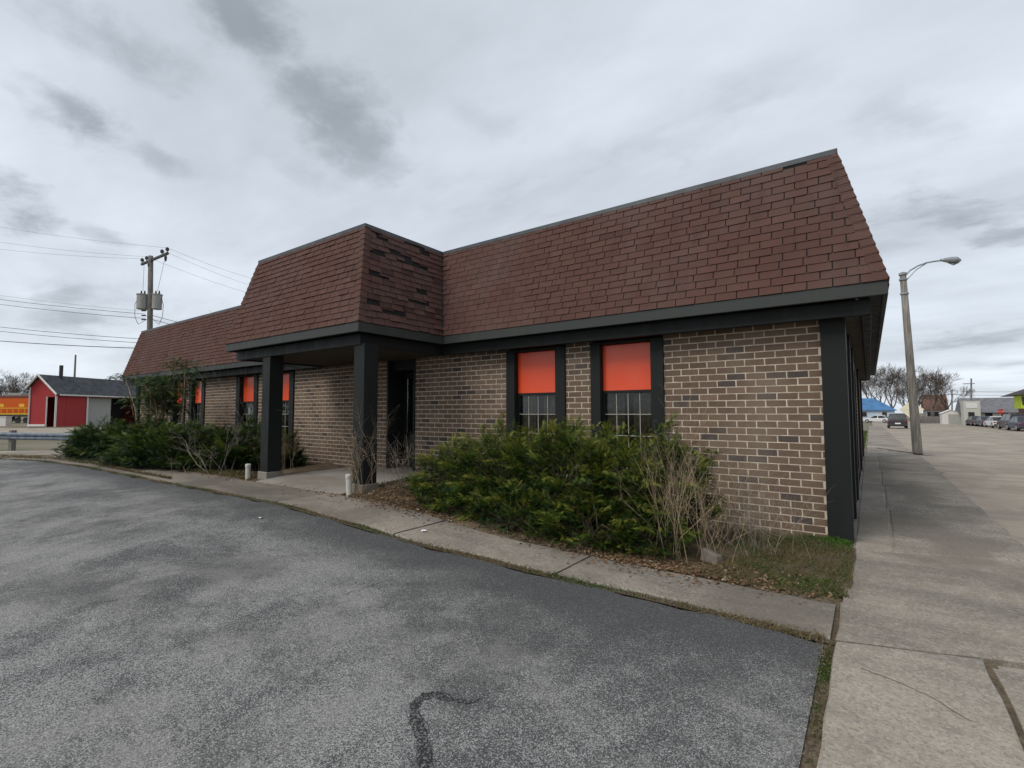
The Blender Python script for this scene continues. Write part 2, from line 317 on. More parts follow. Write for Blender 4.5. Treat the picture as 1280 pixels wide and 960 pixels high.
M = dict(
    brick_o=m_brick('OBJECT'), brick=m_brick('GEOMETRY'), shingle_o=m_shingle('OBJECT'), shingle=m_shingle('GEOMETRY'),
    mortar=plain('mortar', (.52, .44, .345), .95, .22, 9), felt=plain('roof_felt', (.014, .012, .012), .95, .3, 5),
    asphalt=m_asphalt(), concrete=m_concrete('walk_concrete', .20, .35, .25), concrete_rough=m_concrete('worn_concrete', .20, .345, .45), lefty=m_concrete('dirty_concrete', .15, .25),
    pale=m_concrete('pale_concrete', .24, .37, .3), street=m_concrete('street_concrete', .29, .38, 0, (1.06, .91, .74)), walk2=m_concrete('front_walk_concrete', .17, .30, .25), slab=m_concrete('porch_concrete', .24, .34, 0, (.96, .88, .77)),
    soil=m_soil(), ground=m_ground(), trim=m_paint('charcoal_trim', (.0125, .0145, .0140), .55, .2, (.035, .034, .031)), fascia=m_paint('charcoal_fascia_lit', (.043, .048, .045), .55, .2),  # fascia is the charcoal trim made lighter, daylight painted into its colour
    soffit=plain('brown_soffit', (.055, .042, .030), .8, .2, 3), orange=m_orange(), glass=m_glass(), muntin=plain('muntin_metal', (.32, .30, .26), .5, .15, 20),
    curtain=plain('curtain_cloth', (.40, .30, .20), .9, .3, 14), black=plain('dark_interior', (.012, .011, .010), .9, .2, 4), cap=plain('roof_cap_metal', (.075, .080, .085), .5, .2, 4, .4),
    door=m_paint('door_paint', (.012, .013, .014), .4, .15, (.03, .03, .03)), alu=plain('aluminium', (.42, .42, .42), .4, .15, 20, .6),
    wood=m_wood(), steel=plain('galvanised_steel', (.30, .32, .33), .45, .25, 6, .6), rail=plain('rail_steel', (.12, .145, .18), .6, .3, 5, .3),
    tank=m_paint('transformer_grey', (.30, .30, .28), .5, .5, (.20, .11, .07)), dark=plain('dark_iron', (.035, .035, .035), .6, .3, 9), wire=plain('wire', (.03, .03, .032), .6, .1),
    red=m_paint('barn_red', (.33, .040, .042), .8, .3, (.24, .045, .04)), white=m_paint('white_trim', (.62, .60, .57), .6, .3, (.4, .37, .33)), greydoor=m_paint('grey_door', (.34, .34, .31), .7, .4, (.22, .21, .18)),
    dkroof=plain('dark_shingle_roof', (.050, .055, .062), .9, .3, 1.5), locoorange=m_paint('loco_orange', (.56, .095, .010), .5, .2, (.38, .08, .02)), locoyellow=plain('loco_yellow', (.70, .42, .03), .5, .15), locored=plain('loco_roof', (.16, .05, .035), .7, .2),
    bark=plain('bark', (.10, .082, .068), .95, .35, 9), twig=plain('dead_twig', (.33, .25, .16), .9, .35, 14), twig2=plain('grey_twig', (.30, .26, .21), .9, .3, 14), yewwood=plain('yew_wood', (.075, .05, .035), .95, .3, 9),
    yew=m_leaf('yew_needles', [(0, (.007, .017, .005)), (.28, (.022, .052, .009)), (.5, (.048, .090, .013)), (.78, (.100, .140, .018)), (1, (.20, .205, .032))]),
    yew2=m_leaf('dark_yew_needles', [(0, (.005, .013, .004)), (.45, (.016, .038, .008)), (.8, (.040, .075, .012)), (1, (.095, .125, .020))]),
    grass=m_leaf('grass_blades', [(0, (.19, .14, .075)), (.35, (.13, .11, .045)), (.55, (.055, .085, .018)), (.85, (.05, .10, .015)), (1, (.07, .16, .02))]),
    dryleaf=m_leaf('dry_leaves', [(0, (.07, .045, .03)), (.4, (.14, .085, .05)), (.75, (.22, .125, .065)), (.9, (.27, .20, .13)), (1, (.36, .30, .22))], .8, .1),
    pvc=m_paint('pvc_white', (.50, .48, .43), .5, .5, (.26, .22, .17)), paper=plain('paper', (.75, .75, .74), .8, .08, 8), rubber=plain('rubber', (.02, .02, .02), .8, .2, 9),
    sealer=m_sealer(), wooddark=plain('dark_pole_wood', (.115, .105, .098), .9, .35, 3),
)

# ================================================================== SETTING
def grid_sheet(name, xs, ys, zf, mat, label=None, kind='structure', parent=None):
    X, Y = np.meshgrid(xs, ys, indexing='ij') if ys is not None else xs
    Z = zf(X, Y); n, m = X.shape
    V = np.stack([X, Y, Z], -1).reshape(-1, 3); I = np.arange(n*m).reshape(n, m)
    a, b, c, d = I[:-1, :-1].ravel(), I[1:, :-1].ravel(), I[1:, 1:].ravel(), I[:-1, 1:].ravel()
    T = np.concatenate([np.stack([a, b, c], 1), np.stack([a, c, d], 1)])
    me = np_mesh(name, V, T, mat); me.polygons.foreach_set('use_smooth', [True]*len(me.polygons))
    o = bpy.data.objects.new(name, me); link(o, parent)
    if kind: o['kind'] = kind
    if label: o['label'] = label
    return o
def spread(lo, hi, near0, near1, fine, coarse):
    return np.unique(np.concatenate([np.linspace(lo, near0, coarse), np.arange(near0, near1, fine), np.linspace(near1, hi, coarse)]))
grid_sheet('ground', spread(-900, 900, -45, 40, 1.0, 30), spread(-900, 900, -12, 110, 1.0, 30), lambda x, y: gz(x, y)-.07, M['ground'], 'pale gravel and dirt ground stretching away behind everything')

EX = np.array([-34, -28, -24, -21.2, -19, -16.4, -11.3, -7.5, -5.6, -4.25, -3.5, -2.5, -1.85, -.83, -.30])
EY = np.array([-2.5, .3, 2.0, 3.05, 3.6, 3.84, 3.88, 3.95, 3.96, 4.03, 4.12, 4.18, 4.2, 4.17, 4.14])
def edge(x): return np.interp(x, EX, EY)
xs = np.linspace(-32, -.315, 130); tt = 1-np.linspace(1, 0, 60)**1.6
XX = np.repeat(xs[:, None], len(tt), 1); wob = .025*np.sin(XX*5.1)+.02*np.sin(XX*11.7+1)
YY = -14+(edge(XX)+wob-.03+14)*tt[None, :]
lot = grid_sheet('parking_lot', (XX, YY), None, lambda x, y: gz(x, y), M['asphalt'], 'weathered grey asphalt parking lot in front of the brick building')

def ribbon(mb, pts, wid, dz):
    P = [Vector(p) for p in pts]
    L, Rr = [], []
    for i, p in enumerate(P):
        d = (P[min(i+1, len(P)-1)]-P[max(i-1, 0)]).normalized(); nrm = Vector((-d.y, d.x, 0)); ww = wid[i] if isinstance(wid, (list, tuple)) else wid
        L.append(p+nrm*ww*.5); Rr.append(p-nrm*ww*.5)
    for i in range(len(P)-1):
        mb.poly([(q.x, q.y, gzf(q.x, q.y)+dz) for q in (Rr[i], Rr[i+1], L[i+1], L[i])])
    return mb
def wiggle(pts, n=8, amp=.02):
    out = []
    for a, b in zip(pts[:-1], pts[1:]):
        for k in range(n):
            t = k/n; out.append((a[0]+(b[0]-a[0])*t+random.uniform(-amp, amp), a[1]+(b[1]-a[1])*t+random.uniform(-amp, amp), 0))
    out.append((*pts[-1][:2], 0)); return out
pp = [gr(*q) for q in ((606, 872), (585, 880), (560, 871), (540, 868), (524, 874), (517, 884), (520, 902), (527, 925), (533, 960))]
mb = MB(); wp = wiggle([(p.x, p.y) for p in pp], 5, .006); nW = len(wp)
ribbon(mb, wp, [.004+.060*min(1, i/12)*random.uniform(.55, 1.3) for i in range(nW)], .004); mb.build('crack_sealer', M['sealer'], lot)
for q in [((245, 733), (160, 748), (110, 755)), ((425, 745), (470, 730), (500, 722)), ((150, 690), (260, 672))]:
    mb = MB(); wp = wiggle([tuple(gr(*s))[:2] for s in q], 14, .018); ribbon(mb, wp, [random.uniform(.002, .008) for _ in wp], .004); mb.build('hairline_crack', M['sealer'], lot)

# concrete walkway between the lot and the planting bed, one slab at a time
walk = empty('walkway', (-6, 4.5, 0)); tag(walk, 'concrete walkway along the edge of the asphalt lot', kind='structure')
joints = [-.27, -2.55, -4.72, -7.35, -10.0, -12.8, -15.6, -18.4, -21.2]
for a, b in zip(joints[1:], joints[:-1]):
    nx = 14; xs = np.linspace(a+.012, b-.012, nx); dz = random.uniform(-.008, .012); tl = random.uniform(-.006, .006)
    mb = MB(); top, bot = [], []
    for i, x in enumerate(xs):
        lo = edge(x)+.085+.02*math.sin(x*3.3)+random.uniform(-.012, .012); hi = 5.0+.03*math.sin(x*2.1)+random.uniform(-.02, .02)
        row = [(x, lo+(hi-lo)*t, gzf(x, lo+(hi-lo)*t)+.014+dz*.4+tl*(t-.5)) for t in (0, .03, .5, .97, 1)]
        row[0] = (row[0][0], row[0][1], row[0][2]-.012); row[-1] = (row[-1][0], row[-1][1], row[-1][2]-.012)
        top.append(row)
    for i in range(nx-1):
        for j in range(4): mb.poly([top[i][j], top[i+1][j], top[i+1][j+1], top[i][j+1]])
        for j, sgn in ((0, 1), (4, -1)):
            p, q = top[i][j], top[i+1][j]; mb.poly([(p[0], p[1], p[2]-.09), (q[0], q[1], q[2]-.09), q, p])
    for i in (0, nx-1): mb.poly([(p[0], p[1], p[2]-.09) for p in (top[i][0], top[i][4])]+[top[i][4], top[i][2], top[i][0]])
    mb.build('slab', M['walk2'] if a > -8 else M['lefty'], walk)

xs = np.linspace(-22, -.232, 90); XX = np.repeat(xs[:, None], 8, 1); YY = edge(XX)+.0+(5.05-edge(XX))*np.linspace(0, 1, 8)[None, :]
grid_sheet('joint_filler', (XX, YY), None, lambda x, y: gz(x, y)-.006, M['soil'], kind=None, parent=walk)
# street and the sidewalk along the building's side
st = grid_sheet('street', spread(.3, 60, .5, 30, 1.0, 12), spread(-20, 150, -8, 100, 1.0, 12), lambda x, y: gz(x, y)-.035, M['street'], 'pale tan street surface beside the building')
side = empty('sidewalk', (.5, 12, 0)); tag(side, 'worn concrete sidewalk running along the side of the brick building', kind='structure')
def slab(poly, mat, h=.012, parent=side, name='slab', n=1, sag=0):
    P = [Vector((x, y, 0)) for x, y in poly]; c = sum(P, Vector())/len(P); mb = MB(); ring = []
    for i, p in enumerate(P):
        q = P[(i+1) % len(P)]; m = max(2, int((q-p).length/.25))
        for k in range(m):
            r = p.lerp(q, k/m); r += Vector((random.uniform(-.008, .008), random.uniform(-.008, .008), 0)); ring.append(r)
    t0 = [(r.x, r.y, gzf(r.x, r.y)+h-.01) for r in ring]
    t1 = [((r+(c-r).normalized()*.03).x, (r+(c-r).normalized()*.03).y, gzf(r.x, r.y)+h) for r in ring]
    b0 = [(x, y, z-.12) for x, y, z in t0]; m = len(ring)
    for i in range(m):
        j = (i+1) % m; mb.poly([b0[i], b0[j], t0[j], t0[i]]); mb.poly([t0[i], t0[j], t1[j], t1[i]])
    mb.poly(t1); return mb.build(name, mat, parent)
XX, YY = np.meshgrid(np.linspace(-.24, 1.43, 8), np.linspace(4.6, 24, 60), indexing='ij'); grid_sheet('joint_filler', (XX, YY), None, lambda x, y: gz(x, y)+.003, M['pale'], kind=None, parent=side)
XX, YY = np.meshgrid(np.linspace(-.36, .60, 8), np.linspace(-5, 4.7, 40), indexing='ij'); grid_sheet('joint_filler', (XX, YY), None, lambda x, y: gz(x, y)-.014, M['soil'], kind=None, parent=side); o = MB(); ribbon(o, wiggle([tuple(gr(*q))[:2] for q in ((1075, 838), (1110, 850), (1160, 872), (1215, 905))], 7, .006), .006, .0135); o.build('hairline_crack', M['soil'], side)
slab([(-.25, .2), (.535, .2), (.535, 4.44), (-.245, 4.19)], M['pale'])
slab([(-.25, -5), (.535, -5), (.535, .18), (-.25, .18)], M['pale'])
slab([(-.245, 4.215), (.54, 4.47), (1.45, 4.72), (1.45, 7.55), (-.19, 7.05), (-.19, 5.2), (-.255, 5.05)], M['concrete'])
slab([(.56, -5), (2.6, -5), (2.6, 4.55), (.57, 4.38)], M['pale'], -.008)
yy = [7.08, 10.2, 13.4, 17.0, 20.6, 24.0]
for a, b in zip(yy[:-1], yy[1:]):
    o = .5 if a == yy[0] else .0
    slab([(-.19, a+.015), (.15, a+.015+.02), (.19, b), (-.19, b)], M['pale'])
    slab([(.165, a+.03+o*.1), (1.43, a+.03+o), (1.45, b), (.205, b)], M['concrete_rough'] if a < 12 else M['concrete'])
for a, b in ((24.02, 30), (30.02, 37), (37.02, 46), (46.02, 58), (58.02, 72), (72.02, 90)):
    slab([(-.15, a), (1.3, a), (1.35, b), (-.15, b)], M['pale'] if a < 28 else M['concrete'], .005)

# planting bed
def bed_z(x, y):
    x = np.asarray(x, float); y = np.asarray(y, float)
    nz = .018*np.sin(x*3.7+y*2.3)+.014*np.sin(x*8.3-y*6.1)+.01*np.sin(x*15+y*13)
    mound = .10*np.exp(-((x+6.3)/1.0)**2-((y-5.9)/.7)**2)+.07*S((y-5)/1.2)*S((-x-1)/3)
    return gz(x, y)+.01+nz*S((y-4.95)/.2)+mound-.045*(1-S((y-4.93)/.12))-.16*S((x+9.98)/.12)*S((-x-6.9)/.12)*S((y-4.9)/.1)
xs = np.linspace(-22.5, -.19, 200); ty = np.linspace(0, 1, 24); XX = np.repeat(xs[:, None], 24, 1)
y0 = 5.0+.10*np.sin(xs*1.3)*0+.05*np.sin(xs*4.1)+.20*S((xs+.6)/.4); YY = y0[:, None]-.22+(7.66-y0[:, None])*ty[None, :]
bed = grid_sheet('planting_bed', (XX, YY), None, bed_z, M['soil'], 'bare soil planting bed with leaf litter against the brick wall')
# pale road, kerb strips and dirt at the far left behind the guardrail
mb = MB(); A = [gr(*q) for q in ((-260, 536), (250, 534), (250, 545), (-260, 549))]
mb.poly([(p.x, p.y, p.z-.03) for p in A]); o = mb.build('road', M['street']); o['kind'] = 'structure'; o['label'] = 'pale road between the guardrail and the red barn'
mb = MB(); A = [gr(*q) for q in ((-200, 566), (88, 562), (100, 567), (-200, 573))]
mb.poly([(p.x, p.y, p.z-.02) for p in A]); o = mb.build('path', M['pale']); o['kind'] = 'structure'; o['label'] = 'pale concrete strip between the guardrail and the asphalt lot'

# ================================================================== BUILDING
Yf, Xe, zft, zfb, RS, zt, Ypf, Xp0, Xp1, X0, BI, zbb, Xc, Yp, Yb = 6.984, .2203, 3.095, 2.937, .468, 4.978, 5.016, -11.338, -6.719, -24.666, .1636, 2.746, -.209, 7.341, 22.58
YW = 7.42
B = empty('brick_building', (-12, 12, 0)); tag(B, 'single-storey brown brick building with red-brown shingled mansard roof and orange window panels', 'building')
outline = [(X0, Yf), (Xp0, Yf), (Xp0, Ypf), (Xp1, Ypf), (Xp1, Yf), (Xe, Yf), (Xe, Yb), (X0, Yb)]   # counter-clockwise
def inset(poly, d):
    out = []; n = len(poly)
    for i in range(n):
        p0, p1, p2 = Vector(poly[i-1]), Vector(poly[i]), Vector(poly[(i+1) % n]); e1 = (p1-p0).normalized(); e2 = (p2-p1).normalized()
        n1 = Vector((-e1.y, e1.x)); n2 = Vector((-e2.y, e2.x)); out.append(p1+(n1+n2)*d)
    return [tuple(q) for q in out]
def ring_boards(name, mat, d0, d1, z0, z1, bevel=.006, top_d=None):
    a = inset(outline, d0); b = inset(outline, d1); n = len(a)
    for i in range(n):
        j = (i+1) % n; mb = MB()
        A0_, A1_, B0_, B1_ = Vector(a[i]), Vector(a[j]), Vector(b[i]), Vector(b[j]); m_n = max(1, int((A1_-A0_).length/3.66))
        for q in range(m_n):
            t0, t1 = q/m_n, (q+1)/m_n-(.0012 if q < m_n-1 else 0); o0, o1 = A0_.lerp(A1_, t0), A0_.lerp(A1_, t1); i0, i1 = B0_.lerp(B1_, t0), B0_.lerp(B1_, t1); dz = random.uniform(-.002, .002)
            mb = MB(); mb.hexa([(*o0, z0+dz), (*o1, z0+dz), (*i1, z0+dz), (*i0, z0+dz), (*o0, z1+dz), (*o1, z1+dz), (*i1, z1+dz), (*i0, z1+dz)]); mb.build(name, mat, B, bevel=bevel)
ring_boards('fascia', M['fascia'], 0, .05, zfb, zft)
ring_boards('beam', M['trim'], BI, BI+.10, zbb, zfb-.004)
ring_boards('roof_cap', M['cap'], RS-.03, RS+.10, zt-.075, zt)
# underside of the eaves between fascia and beam, and the soffits behind the beam
a_ = inset(outline, .045); b_ = inset(outline, BI+.02)
for i in range(8):
    j = (i+1) % 8; mb = MB(); mb.hexa([(*a_[i], zfb+.02), (*a_[j], zfb+.02), (*b_[j], zfb+.02), (*b_[i], zfb+.02), (*a_[i], zfb+.04), (*a_[j], zfb+.04), (*b_[j], zfb+.04), (*b_[i], zfb+.04)])
    mb.build('eave_board', M['trim'], B)
for x0, x1, y0, y1 in ((X0+.2, Xp0+.2, Yf+.2, 7.6), (Xp0+.203, Xp1-.203, Ypf+.2, 7.6), (Xp1-.2, Xe-.2, Yf+.2, 7.6), (-.5, Xe-.2, 7.603, Yb-.2)):
    MB().box(x0, x1, y0, y1, zbb+.03, zbb+.05).build('soffit', M['soffit'], B)
MB().box(X0+.42, Xe-.42, Yf+.42, Yb-.42, 4.55, 4.6).build('flat_roof', M['felt'], B); MB().box(Xp0+.42, Xp1-.42, Ypf+.42, Yf+.6, 4.52, 4.545).build('flat_roof', M['felt'], B)

# ---- mansard faces and shingles
SLOPE = math.hypot(RS, zt-zft); NROW = 17; EXPO = (SLOPE-.02)/NROW; TAB = .268
roof = empty('mansard_roof', B.location); roof.parent = B; roof.location = (0, 0, 0); W[roof.name] = Vector(B.location)
roof_in = inset(outline, RS)
indiv_budget = 300
class Face:
    def __init__(s, i, dmg=0):
        j = (i+1) % 8; s.a0, s.a1 = Vector((*outline[i], zft)), Vector((*outline[j], zft)); s.b0, s.b1 = Vector((*roof_in[i], zt)), Vector((*roof_in[j], zt))
        s.u = (s.a1-s.a0).normalized(); s.Lb = (s.a1-s.a0).length
        inn = Vector((-s.u.y, s.u.x, 0)); s.v = (inn*RS+Vector((0, 0, zt-zft))).normalized(); s.n = s.u.cross(s.v)
        s.k0 = (s.b0-s.a0).dot(s.u)/SLOPE; s.k1 = (s.b1-s.a0).dot(s.u)-s.Lb; s.k1 /= SLOPE
    def pt(s, u, v, w): return s.a0+s.u*u+s.v*v+s.n*w
faces = [Face(i) for i in range(8)]
tabmesh = []
def tab_pts(f, u0, u1, v0, v1, th, lift0=0, lift1=0, b0=None, b1=None):
    b0 = u0 if b0 is None else b0; b1 = u1 if b1 is None else b1
    return [f.pt(u0, v0, .002), f.pt(u1, v0, .002), f.pt(b1, v1, -.001), f.pt(b0, v1, -.001), f.pt(u0, v0, th+lift0), f.pt(u1, v0, th+lift1), f.pt(b1, v1, .003), f.pt(b0, v1, .003)]
made = 0
for fi in (4, 3, 2, 1, 5, 0, 7):
    f = faces[fi]
    MB().poly([f.a0, f.a1, f.b1, f.b0]).build('roof_deck', M['felt'], roof)
    if fi == 7: continue
    stuff = MB(); full = []
    nt = int(f.Lb/TAB)+4
    if fi == 4:    # shared shapes for the full tabs of the wide right-hand face
        for q in range(6):
            pts = tab_pts(f, 0, TAB-random.uniform(.009, .014), 0, EXPO*1.12, random.uniform(.012, .017), random.uniform(-.002, .004), random.uniform(-.002, .004))
            tabmesh.append(MB().hexa([p-f.pt(0, 0, 0) for p in pts]).mesh('shingle', M['shingle_o']))
    runs = {r_: [(random.uniform(-.2, f.Lb-.3), random.uniform(.2, .75)) for _ in range(random.choice((0, 1, 1, 2)))] for r_ in range(2, NROW)}
    for r in range(NROW):
        v0 = r*EXPO; v1 = v0+EXPO*1.12; lo, hi = f.k0*v0, f.Lb+f.k1*v0; lo1, hi1 = f.k0*v1, f.Lb+f.k1*v1
        off = (.5*TAB if r % 2 else 0)+(.33*TAB if r % 7 == 3 else 0)+random.uniform(-.012, .012)
        for c in range(-2, nt):
            u0 = c*TAB+off; u1 = u0+TAB-random.uniform(.009, .014)
            if u1 < min(lo, lo1) or u0 > max(hi, hi1): continue
            rnd = min(1, max(0, random.gauss(.52, .10)))
            torn = 0
            if fi == 3 and r > 1:      # the storm-damaged side of the porch roof has torn and missing tabs
                if any(a_ < u0+TAB*.5 < a_+l_ for a_, l_ in runs[r]):
                    if random.random() < .4: continue
                    torn = random.uniform(.35, .8)*EXPO; rnd *= .5
                    if random.random() < .5: cut = random.uniform(.5, .85)*TAB; u0, u1 = (u0, u0+cut) if random.random() < .5 else (u1-cut, u1)
                if random.random() < .2: rnd *= .2
            if random.random() < .002: continue
            inside = u0 > max(lo, lo1)+.001 and u1 < min(hi, hi1)-.001
            if inside and fi == 4: full.append((u0, v0, rnd))
            else:
                s0, s1 = max(u0, lo), min(u1, hi); t0, t1 = max(u0, lo1), min(u1, hi1)
                if s1-s0 < .01 and t1-t0 < .01: continue
                s1 = max(s1, s0+.002); t1 = max(t1, t0+.002)
                lf = .03 if (fi == 3 and random.random() < .12) else .005; stuff.hexa(tab_pts(f, s0, s1, v0+torn+(random.uniform(0, .02) if fi == 3 and random.random() < .25 else 0), v1, random.uniform(.013, .021), random.uniform(-.002, lf), random.uniform(-.002, lf), t0, t1), max(.001, rnd))
    full.sort(key=lambda q: -q[0])     # the right end shows largest
    for k, (u0, v0, rnd) in enumerate(full):
        if k < 300:
            o = bpy.data.objects.new('shingle', tabmesh[k % 6]); link(o, roof, f.pt(u0, v0, 0)); o['rnd'] = rnd
        else: stuff.hexa(tab_pts(f, u0, u0+TAB-.008, v0, v0+EXPO*1.12, .01, random.uniform(-.002, .004), random.uniform(-.002, .004)), max(.001, rnd))
    if stuff.v: o = stuff.build('shingles', M['shingle'], roof); o['kind'] = 'stuff'
# hip caps (each a bent shingle), shared mesh per hip
for ia, ib in ((4, 5), (2, 3), (1, 2), (7, 0)):
    if (ia, ib) == (7, 0): fa, fb = faces[7], faces[0]
    else: fa, fb = faces[ia], faces[ib]
    p0, p1 = fa.a1, fa.b1; d = (p1-p0).normalized(); L = (p1-p0).length; n = 17; st_ = L/n
    wa = -fa.u; wb = fb.u; nn = (fa.n+fb.n).normalized(); wd = .125
    pts = []
    for w_ in (.010, .022):
        pass
    q = lambda t, side, lift: d*t + (wa*wd if side < 0 else wb*wd if side > 0 else Vector()) + (fa.n if side < 0 else fb.n if side > 0 else nn)*lift*(1 if side else 1.5)
    mb = MB()
    for s_ in (-1, 1):
        mb.hexa([q(0, 0, .004), q(0, s_, .004), q(st_*1.15, s_, .002), q(st_*1.15, 0, .002), q(0, 0, .022), q(0, s_, .018), q(st_*1.15, s_, .008), q(st_*1.15, 0, .010)])
    me = mb.mesh('hip_shingle', M['shingle_o'])
    for k in range(n-1):
        o = bpy.data.objects.new('hip_shingle', me); link(o, roof, p0+d*(k*st_+.01)); o['rnd'] = random.uniform(.3, .7)
# valleys beside the porch roof
for fa, p0, p1 in ((faces[4], faces[4].a0, faces[4].b0), (faces[0], faces[0].a1, faces[0].b1)):
    mb = MB(); mb.tube([p0+Vector((0, -.01, 0)), p1+Vector((0, -.01, -.05))], .035, 5); mb.build('valley_flashing', M['felt'], roof)

# ---- walls
wall = empty('wall', B.location); wall.parent = B; wall.location = (0, 0, 0); W[wall.name] = Vector(B.location)
BL, BH, MJ = .2505, .0943, .017
Z0 = -.0943-.02
brick_me = []
for q in range(5):
    j = lambda a: random.uniform(-a, a)
    x, y, z = BL-MJ, .012, BH-MJ
    P = [(j(.002), j(.0015), j(.0012)), (x+j(.002), j(.0015), j(.0012)), (x, .06, 0), (0, .06, 0), (j(.002), j(.0015), z+j(.0012)), (x+j(.002), j(.0015), z+j(.0012)), (x, .06, z), (0, .06, z)]
    brick_me.append(MB().hexa(P).mesh('brick', M['brick_o']))
nind = [0]
def brick_panel(x0, x1, z0, z1, shift=0., indiv=False, y=YW):
    """running bond between x0 and x1; backing plate is the mortar"""
    MB().box(x0, x1, y+.0045, y+.2, z0, z1).build('mortar_bed', M['mortar'], wall)
    items = []
    for r in range(40):
        za = Z0+r*BH
        if za+BH < z0+.01 or za > z1-.03: continue
        zb = min(za+BH-MJ, z1)
        off = (BL/2 if r % 2 else 0)+shift+random.uniform(-.006, .006)
        c = -1
        while True:
            xa = x1-(c+1)*BL-off+BL; xb = xa+BL-MJ; c += 1
            if xb < x0+.012: break
            a, b = max(xa, x0+.002), min(xb, x1-.002)
            if b-a < .02: continue
            t = random.random(); rnd = random.uniform(.0, .12) if t < .09 else min(1, max(.15, random.gauss(.52, .15)))
            items.append((a, b, max(za, z0), zb, rnd, b-a > BL-MJ-.002 and zb-za > BH-MJ-.001 and za >= z0))
    stuff = MB()
    for a, b, za, zb, rnd, fullb in sorted(items, key=lambda q: -q[0]):
        if indiv and fullb and nind[0] < 300 and (za > .55 or a > -1.9):
            o = bpy.data.objects.new('brick', brick_me[nind[0] % 5]); link(o, wall, (a, y, za)); o['rnd'] = rnd; nind[0] += 1
        else:
            j = lambda: y+random.uniform(-.0015, .0015)
            stuff.hexa([(a, j(), za), (b, j(), za), (b, y+.05, za), (a, y+.05, za), (a, j(), zb), (b, j(), zb), (b, y+.05, zb), (a, y+.05, zb)], max(.001, rnd))
    o = stuff.build('bricks', M['brick'], wall); o['kind'] = 'stuff'
ZT = zbb+.035
brick_panel(-2.51, -.475, -.12, ZT, .02, True)
brick_panel(-4.22, -3.735, -.12, ZT, .05, True)
brick_panel(-7.94, -5.475, -.12, ZT, .0, True)
brick_panel(-12.67, -8.85, -.12, ZT)
brick_panel(-14.6, -13.87, -.12, ZT); brick_panel(-18.1, -15.9, -.12, ZT); brick_panel(-19.65, -19.3, -.12, ZT); brick_panel(-24.0, -20.85, -.12, ZT)
def window(x0, x1, t0, t1, sill=.88, curtain=True):
    """opening x0..x1, outer trim edges t0, t1"""
    brick_panel(t0, t1, -.12, sill-.09)
    mb = MB(); ya = YW-.035
    mb.box(t0+.002, x0, ya, YW+.14, sill-.08, ZT-.03); mb.box(x1, t1-.002, ya, YW+.14, sill-.08, ZT-.03)
    mb.box(x0+.001, x1-.001, ya+.004, YW+.14, ZT-.075, ZT-.033)
    mb.box(t0-.01, t1+.01, ya-.03, YW+.13, sill-.09, sill-.045)
    wn = mb.build('window', M['trim'], B, bevel=.004)
    mb = MB().box(x0+.002, x1-.002, YW+.085, YW+.105, 1.955, ZT-.08); mb.build('orange_panel', M['orange'], wn)
    mb = MB(); mb.box(x0+.001, x1-.001, YW+.075, YW+.125, 1.912, 1.953); mb.box(x0+.001, x1-.001, YW+.08, YW+.125, sill-.044, sill); mb.box(x0+.001, x0+.03, YW+.08, YW+.125, sill, 1.911); mb.box(x1-.03, x1-.001, YW+.08, YW+.125, sill, 1.911)
    mb.build('sash', M['trim'], wn)
    wv = (x1-x0-.06)/4; rows = 3; hv = (1.912-sill)/rows
    for i in range(4):
        for j in range(rows):
            MB().box(x0+.03+i*wv+.004, x0+.03+(i+1)*wv-.004, YW+.104, YW+.108, sill+j*hv+.004, sill+(j+1)*hv-.004).build('pane', M['glass'], wn)
    for i in range(1, 4): MB().box(x0+.03+i*wv-.006, x0+.03+i*wv+.006, YW+.094, YW+.114, sill, 1.911).build('muntin', M['muntin'], wn)
    for j in range(1, rows): MB().box(x0+.03, x1-.03, YW+.091, YW+.117, sill+j*hv-.007, sill+j*hv+.007).build('muntin', M['muntin'], wn)
    # drape behind the glass
    n = 46; mb = MB()
    gap0, gap1 = x0+(x1-x0)*random.uniform(.38, .45), x0+(x1-x0)*random.uniform(.55, .62)
    pr = None
    for k in range(n+1):
        x = x0+(x1-x0)*k/n; yk = YW+.19+.022*math.sin(k*1.35)+.012*math.sin(k*.6)
        if pr and not (gap0 < x < gap1): mb.poly([(pr[0], pr[1], sill-.04), (x, yk, sill-.04), (x, yk+.01, 1.96), (pr[0], pr[1]+.01, 1.96)])
        pr = (x, yk)
    mb.build('curtain', M['curtain'], wn, smooth=True)
    return wn
window(-3.56, -2.71, -3.735, -2.51); window(-5.285, -4.415, -5.475, -4.22)
window(-13.66, -12.89, -13.87, -12.67); window(-15.67, -14.81, -15.9, -14.6)
window(-19.08, -18.32, -19.3, -18.1); window(-20.62, -19.86, -20.85, -19.65)
# corner pilasters
for x0, x1 in ((-.475, Xc), (-24.27, -24.002)):
    MB().box(x0, x1, Yp, Yp+.30, -.06, ZT-.01).build('pilaster', M['trim'], B, bevel=.006)
# entrance
mb = MB(); mb.box(-8.848, -8.80, YW-.02, 7.95, .2, ZT); mb.box(-7.99, -7.942, YW-.02, 7.95, .2, ZT); mb.box(-8.799, -7.991, YW+.1, 7.95, 2.55, ZT)
mb.build('door_frame', M['trim'], B)
dr = MB().box(-8.795, -7.995, 7.86, 7.91, .36, 2.53).build('door', M['door'], B)
MB().box(-8.66, -8.13, 7.845, 7.852, 1.15, 2.38).build('pane', M['glass'], dr); MB().tube([(-8.1, 7.85, 1.35), (-8.1, 7.80, 1.36), (-8.1, 7.80, 1.6), (-8.1, 7.85, 1.61)], .012, 6).build('handle', M['alu'], dr)
